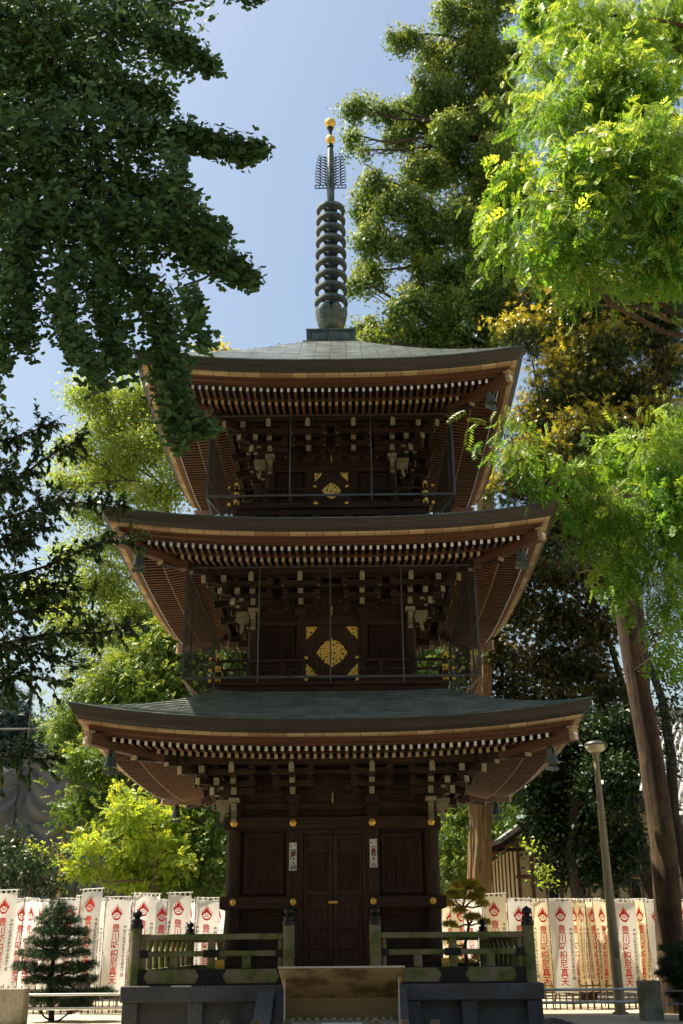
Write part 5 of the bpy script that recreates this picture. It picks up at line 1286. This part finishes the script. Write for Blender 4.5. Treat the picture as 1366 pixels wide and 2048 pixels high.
tree('leafy_tree', 'mid green tree behind the lowest roof, left of the middle storey', 'tree', upright(400, 1800, Y_, 8.6), [(q[0], q[1], Y_ + RS.uniform(-1, 1), q[2], q[3], q[4] if len(q) > 4 else 1.) for q in gc[:14]],
     'mid', 'twig', .22, 34 * QUAL, clump=.30, per=28, tipw=.8, rt=(.24, .07), hollow=.35, tipbias=.2)
tree('leafy_tree', 'mid green tree glimpsed through the netting at the right of the middle storey', 'tree', upright(850, 1800, Y_ + 1, 7.9), [(q[0], q[1], Y_ + 1, q[2], q[3], 1.) for q in gc[14:]], 'mid', 'twig', .26, 20 * QUAL, clump=.3, per=24, tipw=.7, rt=(.2, .07))
mp_ = [(270, 1620, 50, 26), (330, 1640, 50, 26), (220, 1660, 60, 24), (300, 1690, 60, 26), (180, 1690, 40, 18), (350, 1720, 40, 30), (260, 1740, 60, 24), (300, 1775, 60, 18), (250, 1590, 30, 16), (160, 1740, 40, 16)]
tree('maple_tree', 'bright yellow green maple low in front of the grey sheeting', 'tree', upright(300, 1830, 7.6, 4.6), [(u, v, 7.6 + RS.uniform(-.8, .8), a, b) for u, v, a, b in mp_], 'maple', 'twig', .20, 34 * QUAL, clump=.20, per=22, tipw=.5, rt=(.1, .04), flat=.35, hollow=.3)
mg = [(400, 1620, 50, 30), (430, 1680, 30, 40), (390, 1700, 40, 40), (430, 1750, 24, 30), (380, 1770, 40, 24), (440, 1590, 30, 20), (350, 1580, 40, 24), (200, 1600, 40, 24), (150, 1620, 30, 20), (180, 1520, 40, 24)]
tree('leafy_tree', 'darker green tree between the bright maple and the pagoda column', 'tree', upright(415, 1830, 9., 5.4), [(u, v, 9. + RS.uniform(-.8, .8), a, b) for u, v, a, b in mg], 'mid', 'twig', .24, 30 * QUAL, clump=.26, per=24, tipw=.3, rt=(.14, .05))
ds = [(60, 1740, 60, 30), (15, 1700, 36, 34), (110, 1765, 40, 20), (20, 1760, 50, 30)]
tree('shrub', 'dark round shrub at the left edge above the banners', 'shrub', upright(50, 1830, 8.2, 4.0), [(u, v, 8.2 + RS.uniform(-.6, .6), a, b) for u, v, a, b in ds], 'dark', 'leaf', .12, 34 * QUAL, clump=.24, per=34, tipw=.4, rt=(.08, .03))
yl = [(80, 1700, 16, 10), (105, 1712, 14, 10), (130, 1725, 24, 12), (60, 1695, 14, 8), (140, 1760, 24, 14), (150, 1530, 40, 20, .6), (190, 1560, 30, 20, .6)]
tree('shrub', 'thin shrub with yellow green young leaves before the sheeting', 'shrub', upright(120, 1830, 8.9, 4.2), [(q[0], q[1], 8.9, q[2], q[3], 1.) for q in yl], 'maple', 'leaf', .10, 30, clump=.14, per=16, tipw=.6, rt=(.04, .015))
Y_ = 24.
tree('blue_conifer', 'bluish conifer far off at the left edge below the sky', 'tree', upright(15, 1800, Y_, 13.8), [(20, 1440, Y_, 34, 26), (15, 1410, Y_, 26, 18), (10, 1390, Y_, 14, 12), (10, 1490, Y_, 50, 34), (40, 1500, Y_, 40, 30)], 'blue', 'needles', .30, 22, clump=.4, per=22, rt=(.2, .05), bark='bark_dark')
tree('distant_tree', 'small distant round tree beside the thin metal pole', 'tree', upright(85, 1800, 30, 12.6), [(80, 1440, 30, 22, 14), (100, 1455, 30, 24, 14), (60, 1450, 30, 16, 12), (110, 1480, 30, 40, 16)], 'mid', 'leaf', .2, 20, clump=.4, per=26, rt=(.2, .05))
tree('distant_tree', 'golden tree top just clearing the left end of the top roof', 'tree', upright(420, 1800, 27, 21.5), [(415, 712, 27, 40, 9), (440, 708, 27, 22, 9), (385, 708, 27, 12, 10), (415, 740, 27, 60, 20)], 'golden', 'leaf', .26, 22, clump=.3, per=26, rt=(.3, .06), tipw=.9, tipbias=.4)
tree('distant_tree', 'tiny tree tip peeping over the middle of the top roof', 'tree', upright(556, 1800, 27, 21.4), [(556, 702, 27, 9, 5), (556, 730, 27, 30, 18)], 'mid', 'leaf', .22, 20, clump=.18, per=16, rt=(.3, .06))

# --- ginkgo hanging in from the upper left, close to the camera
def along(path, k, jit):
    """k points along a polyline of (u, v, r, Y)"""
    P = np.array([tuple(at(u, v, Y)) for u, v, r, Y in path]); R_ = np.array([r * mpp(Y) for u, v, r, Y in path])
    seg = np.linalg.norm(np.diff(P, axis=0), axis=1); cum = np.concatenate([[0], np.cumsum(seg)]); t = RS.rand(k) * cum[-1]
    pos = np.stack([np.interp(t, cum, P[:, i]) for i in range(3)], 1); r = np.interp(t, cum, R_)
    return pos, r, P, R_
gk = [[(-60, 20, 80, -10), (120, 50, 75, -10), (250, 40, 62, -10), (320, 70, 40, -10), (390, 105, 20, -10), (430, 135, 7, -10)],
      [(310, -30, 45, -9.5), (330, 20, 22, -9.5)],
      [(-60, 160, 90, -9.5), (140, 160, 85, -9.5), (280, 190, 45, -9.5), (335, 200, 14, -9.5)],
      [(-60, 280, 90, -10), (160, 270, 80, -10), (320, 262, 34, -10), (420, 278, 22, -10), (485, 300, 16, -10), (530, 290, 4, -10)],
      [(-60, 380, 90, -9.2), (180, 370, 85, -9.2), (320, 390, 42, -9.2), (385, 400, 12, -9.2)],
      [(60, 460, 60, -9.8), (260, 450, 70, -9.8), (380, 480, 42, -9.8), (460, 535, 28, -9.8), (512, 552, 8, -9.8)],
      [(180, 500, 62, -9), (290, 570, 48, -9), (335, 660, 42, -9), (335, 750, 42, -9), (355, 830, 32, -9), (360, 885, 12, -9)],
      [(350, 800, 30, -9), (395, 845, 14, -9), (430, 853, 4, -9)],
      [(210, 540, 48, -9.6), (215, 640, 40, -9.6), (250, 740, 34, -9.6)], [(140, 520, 40, -10), (120, 600, 30, -10), (150, 680, 30, -10), (190, 740, 26, -10), (200, 770, 12, -10)],
      [(40, 450, 50, -9.8), (40, 560, 38, -9.8), (48, 650, 32, -9.8), (45, 695, 16, -9.8)], [(-10, 620, 16, -9.8), (5, 690, 14, -9.8), (8, 735, 8, -9.8)],
      [(370, 570, 30, -10.3), (395, 640, 16, -10.3), (412, 690, 6, -10.3)], [(350, 380, 30, -10.3), (395, 430, 16, -10.3), (460, 462, 5, -10.3)],
      [(440, -30, 16, -10), (490, -6, 10, -10), (520, -4, 6, -10)], [(340, 300, 30, -10.5), (360, 370, 22, -10.5)]]
gb = (-6.2, -9., GZ); B0 = np.array(gb); gt = tag(empty('ginkgo_tree', gb), 'dark green ginkgo boughs hanging in at the upper left in front of the top roof', 'tree')
mb = MB(); trk = [(0, 0, -.4), (.05, 0, 3), (.1, .1, 6), (.0, .1, 9), (.1, 0, 12), (.2, .1, 16)]; mb.tube(trk, [.42, .36, .31, .26, .2, .1], 'bark', 16); mb.build('trunk', gt, smooth=True)
lb = MB(); sets = []
done = []
for path in gk:
    area = 0
    for (a, b_) in zip(path[:-1], path[1:]): area += math.hypot(a[0] - b_[0], a[1] - b_[1]) * (a[2] + b_[2])
    k = int(area / 47 * QUAL) + 6; pos, r, P, R_ = along(path, k, 1)
    off = rnd(k) * np.array((.52, .85, .52)) * r[:, None]; p = pos + off - B0
    nl = 4; pp = np.repeat(p, nl, 0) + rnd(k * nl) * .045
    yd = rnd(k * nl) * .55 + np.array((.1, -.15, -1.)); nd = rnd(k * nl) * .6 + np.array((.1, -.9, .55))
    sets.append(('fan', pp, yd, nd, RS.uniform(.060, .135, k * nl), np.zeros(k * nl)))
    a_ = P[0] - B0; tz = min(trk, key=lambda q: abs(q[2] - a_[2] + .6)); 
    if done and path[0][0] > 0: s_ = min(done, key=lambda q: np.linalg.norm(q - a_)); limb(lb, s_, a_, .02, .014, 'bark_dark', .1, 5, 6)
    else: limb(lb, tz, a_, .07, .045, 'bark_dark', .06, 6, 7)
    done += [q - B0 for q in P]
    lb.tube(list(P - B0), list(np.maximum(.003, np.linspace(.028, .004, len(P)))), 'bark_dark', 6)
    for i in range(len(p) // 9): 
        q = p[i * 9]; j = int(np.argmin(np.linalg.norm(P - B0 - q, axis=1))); limb(lb, (P - B0)[j], q, .007, .003, 'bark_dark', .15, 3, 4)
# the rest of its crown, above and behind the part in view
for c, ax, n_ in (((-5., -8.0, 16.5), (3.4, 3, 2.6), 7000), ((-7., -6.5, 14.), (2.8, 2.4, 3.2), 7000), ((-6.8, -7.5, 10.5), (2.4, 2.2, 2.6), 5000), ((-7.5, -5.5, 18.5), (3.2, 3, 2.5), 5000), ((-8., -10., 14.5), (2.2, 3., 3.6), 8000), ((-8., -9.5, 9.5), (1.8, 2.6, 2.6), 5000)):
    p = np.array(c) - B0 + ball(n_) * np.array(ax); sets.append(('fan', p, rnd(n_) * .5 + (0, 0, -1), rnd(n_) * .6 + (0, -.5, .7), RS.uniform(.12, .18, n_), np.zeros(n_)))
    limb(lb, trk[3], np.array(c) - B0, .12, .04, 'bark')
lb.build('boughs', gt, smooth=True); leafmesh('crown', sets, L['ginkgo'], gt)

# --- dark cherry boughs at the left edge
ch = [[(-60, 900, -6.5), (60, 865, -6.5), (115, 840, -6.5)], [(-60, 1020, -7), (60, 940, -7), (110, 905, -7), (160, 880, -7)], [(-60, 1060, -6), (90, 1010, -6), (170, 1005, -6), (250, 1012, -6)], [(-60, 1110, -7), (60, 1050, -7), (130, 985, -7)],
      [(-60, 1180, -6.6), (100, 1130, -6.6), (200, 1085, -6.6), (270, 1085, -6.6)], [(-60, 1220, -7), (80, 1180, -7), (190, 1180, -7)], [(-60, 1300, -6), (90, 1270, -6), (200, 1265, -6), (290, 1250, -6)], [(-60, 1290, -7), (60, 1300, -7), (150, 1335, -7)],
      [(-60, 1370, -6.8), (40, 1350, -6.8), (120, 1365, -6.8)], [(-60, 1120, -7.4), (40, 1080, -7.4), (90, 1050, -7.4)], [(-60, 1505, -6.4), (40, 1515, -6.4), (120, 1520, -6.4)],
      [(-60, 1240, -6.4), (60, 1220, -6.4), (130, 1215, -6.4)], [(-60, 960, -6.2), (20, 960, -6.2), (60, 980, -6.2)]]
cb = (-5.6, -6.8, GZ); B0 = np.array(cb); ct_ = tag(empty('cherry_tree', cb), 'dark leafed cherry boughs reaching in from the left edge in front of the pale tree', 'tree')
mb = MB(); trk = [(0, 0, -.3), (-.1, 0, 2), (.1, .1, 4), (0, .1, 6), (-.1, 0, 8), (-.3, 0, 10.5)]; mb.tube(trk, [.26, .22, .19, .16, .12, .05], 'bark_dark', 14); mb.build('trunk', ct_, smooth=True)
lb = MB(); sets = []
for path in ch:
    P = np.array([at(*q) for q in path]) - B0; tz = min(trk, key=lambda q: abs(q[2] - P[0][2] + .5)); limb(lb, tz, P[0], .05, .03, 'bark_dark', .05)
    lb.tube(list(P), list(np.linspace(.026, .006, len(P))), 'bark_dark', 6); cum = np.concatenate([[0], np.cumsum(np.linalg.norm(np.diff(P, axis=0), axis=1))])
    for i in range(int(cum[-1] / .026)):
        t = RS.rand() * cum[-1]; a_ = np.array([np.interp(t, cum, P[:, j]) for j in range(3)]); ln = RS.uniform(.12, .55) * (1.15 - .5 * t / cum[-1])
        d_ = unit(np.array((RS.uniform(-.1, 1.), RS.normal() * .6, RS.normal() * .7 + .1))); e = a_ + d_ * ln; lb.tube([a_, (a_ + e) / 2 + (0, 0, .02), e], [.006, .004, .002], 'bark_dark', 4, False)
        nl = int(ln / .026) + 3; tt = RS.rand(nl, 1); p = a_ + (e - a_) * tt; sd = np.where(RS.rand(nl, 1) < .5, 1., -1.)
        yd = d_ * .8 + np.cross(d_, (0, 0, 1.)) * sd * .8 + np.array((0, 0, -.45)) + rnd(nl) * .3
        sets.append(('leaf', p, yd, rnd(nl) * .35 + (0, -.25, 1), RS.uniform(.065, .115, nl), np.zeros(nl)))
for c, ax, n_ in (((-7.2, -5.5, 9.), (2.3, 2.2, 2.2), 5000), ((-7.4, -5.2, 6.), (1.4, 2., 1.8), 3000)):
    p = np.array(c) - B0 + ball(n_) * np.array(ax); sets.append(('leaf', p, rnd(n_) + (0, 0, -.5), rnd(n_) * .6 + (0, 0, 1), RS.uniform(.12, .17, n_), np.zeros(n_))); limb(lb, trk[3], np.array(c) - B0, .1, .03, 'bark_dark')
lb.build('boughs', ct_, smooth=True); leafmesh('crown', sets, L['cherry'], ct_)

# --- clipped pines
def pad_pine(lab, uv_base, Y, pads, trunk_uv, lm, size, per, r0=.06):
    b_ = at(uv_base[0], uv_base[1], Y); B0 = np.array((b_[0], Y, GZ)); o = tag(empty('garden_pine', tuple(B0)), lab, 'pine tree')
    T_ = [np.array((0, 0, -.05))] + [at(u, v, Y) - B0 for u, v in trunk_uv]
    mb = MB(); mb.tube(T_, list(np.linspace(r0, r0 * .25, len(T_))), 'bark_dark', 10); mb.build('trunk', o, smooth=True)
    lb = MB(); sets = []
    for u, v, ru, rv in pads:
        Yp = Y + RS.uniform(-.35, .35); c = at(u, v, Yp) - B0; k = mpp(Yp); ax = np.array((ru * k, ru * k * .8, rv * k)); n_ = max(10, int(ax[0] * ax[1] * 1500 * per))
        p = c + ball(n_) * ax + (0, 0, ax[2] * .1); out = unit((p - c) * (1, 1, .5)); tp = (p[:, 2] - c[2]) / ax[2]
        sets.append(('needles', p, rnd(n_) * .35 + out * .7 + (0, 0, .75), rnd(n_), RS.uniform(.8, 1.2, n_) * size, np.clip(tp, 0, 1)))
        j = int(np.argmin([abs(q[2] - c[2] + .08) for q in T_])); pts = limb(lb, T_[j], c - (0, 0, ax[2] * .5), r0 * .4, .012, 'bark_dark', .15, 5, 6)
        for t in range(4): limb(lb, pts[3], p[RS.randint(n_)], .010, .004, 'bark_dark', .1, 3, 4)
    lb.build('limbs', o, smooth=True); leafmesh('crown', sets, L[lm], o)
pads = [(116, 1808, 16, 8), (108, 1824, 24, 9), (130, 1822, 20, 8), (90, 1842, 22, 9), (125, 1845, 30, 10), (150, 1840, 16, 7), (100, 1865, 34, 10), (150, 1866, 30, 9), (70, 1885, 22, 9), (118, 1888, 36, 9), (165, 1884, 18, 7), (60, 1908, 24, 9), (100, 1912, 38, 10), (155, 1908, 26, 9),
        (50, 1935, 26, 9), (95, 1942, 34, 9), (150, 1936, 34, 10), (185, 1930, 14, 6), (70, 1962, 24, 7), (125, 1966, 36, 9), (175, 1960, 24, 8), (110, 1990, 40, 10), (180, 1990, 34, 8), (210, 1985, 20, 6), (80, 2005, 30, 8), (150, 2010, 36, 8)]
pad_pine('bushy dark green cloud pruned pine in front of the left banners', (105, 2030), 2.2, pads, [(100, 1960), (110, 1900), (112, 1860), (118, 1800)], 'pine', .095, 1.3)
pad_pine('small yellow pine with open layers beside the right pagoda column', (935, 2010), 3.4, [(915, 1772, 16, 7), (940, 1770, 20, 8), (962, 1782, 14, 6), (905, 1790, 16, 6), (950, 1795, 18, 6), (965, 1808, 12, 5), (898, 1808, 12, 5), (920, 1822, 14, 5), (945, 1835, 18, 5), (968, 1845, 12, 5), (900, 1850, 14, 5), (895, 1880, 14, 8), (915, 1905, 18, 8), (935, 1930, 20, 8), (905, 1925, 14, 8), (960, 1915, 14, 7)],
         [(936, 1950), (930, 1890), (938, 1850), (926, 1815), (934, 1775)], 'pine_yellow', .085, 3.2, .05)
pad_pine('dark green pine shrub at the lower right corner beside the rails', (1362, 2020), .8, [(1350, 1898, 30, 9), (1366, 1915, 36, 10), (1340, 1925, 26, 9), (1360, 1942, 34, 10), (1336, 1950, 26, 8), (1366, 1965, 34, 10), (1366, 1990, 30, 8)], [(1360, 1960), (1364, 1900)], 'pine', .10, 1.1)

# --- a far wood that closes the view between the buildings
n_ = 26000; x = RS.uniform(-34, 34, n_); y = RS.uniform(27, 36, n_); z = GZ + RS.rand(n_) ** .8 * (8.0 + 1.6 * np.sin(x * .5) + 1.0 * np.sin(x * 1.7))
z = np.where(np.abs(x + 14) < 5, z * .8, z)
o = leafmesh('far_woods', [('tuft', np.stack([x, y, z], 1), rnd(n_) + (0, 0, -.6), rnd(n_) * .6 + (0, 0, 1), RS.uniform(.5, .8, n_), np.clip(RS.normal(size=n_) * .3, 0, 1))], L['mid'], None); tag(o, kind='stuff')

# --- an unseen wood behind the camera, added to shade the front of the pagoda
n_ = 16000; a_ = RS.uniform(-1.15, 1.15, n_); r_ = RS.uniform(13, 17, n_); x = np.sin(a_) * r_ * 1.9; y = -25. - np.cos(a_) * r_; z = GZ + 1.5 + RS.rand(n_) * 19
o = leafmesh('unseen_near_woods', [('tuft', np.stack([x, y, z], 1), rnd(n_) + (0, 0, -.6), rnd(n_) * .6 + (0, 0, 1), RS.uniform(1.0, 1.6, n_), np.zeros(n_))], L['dark'], None); tag(o, kind='stuff')
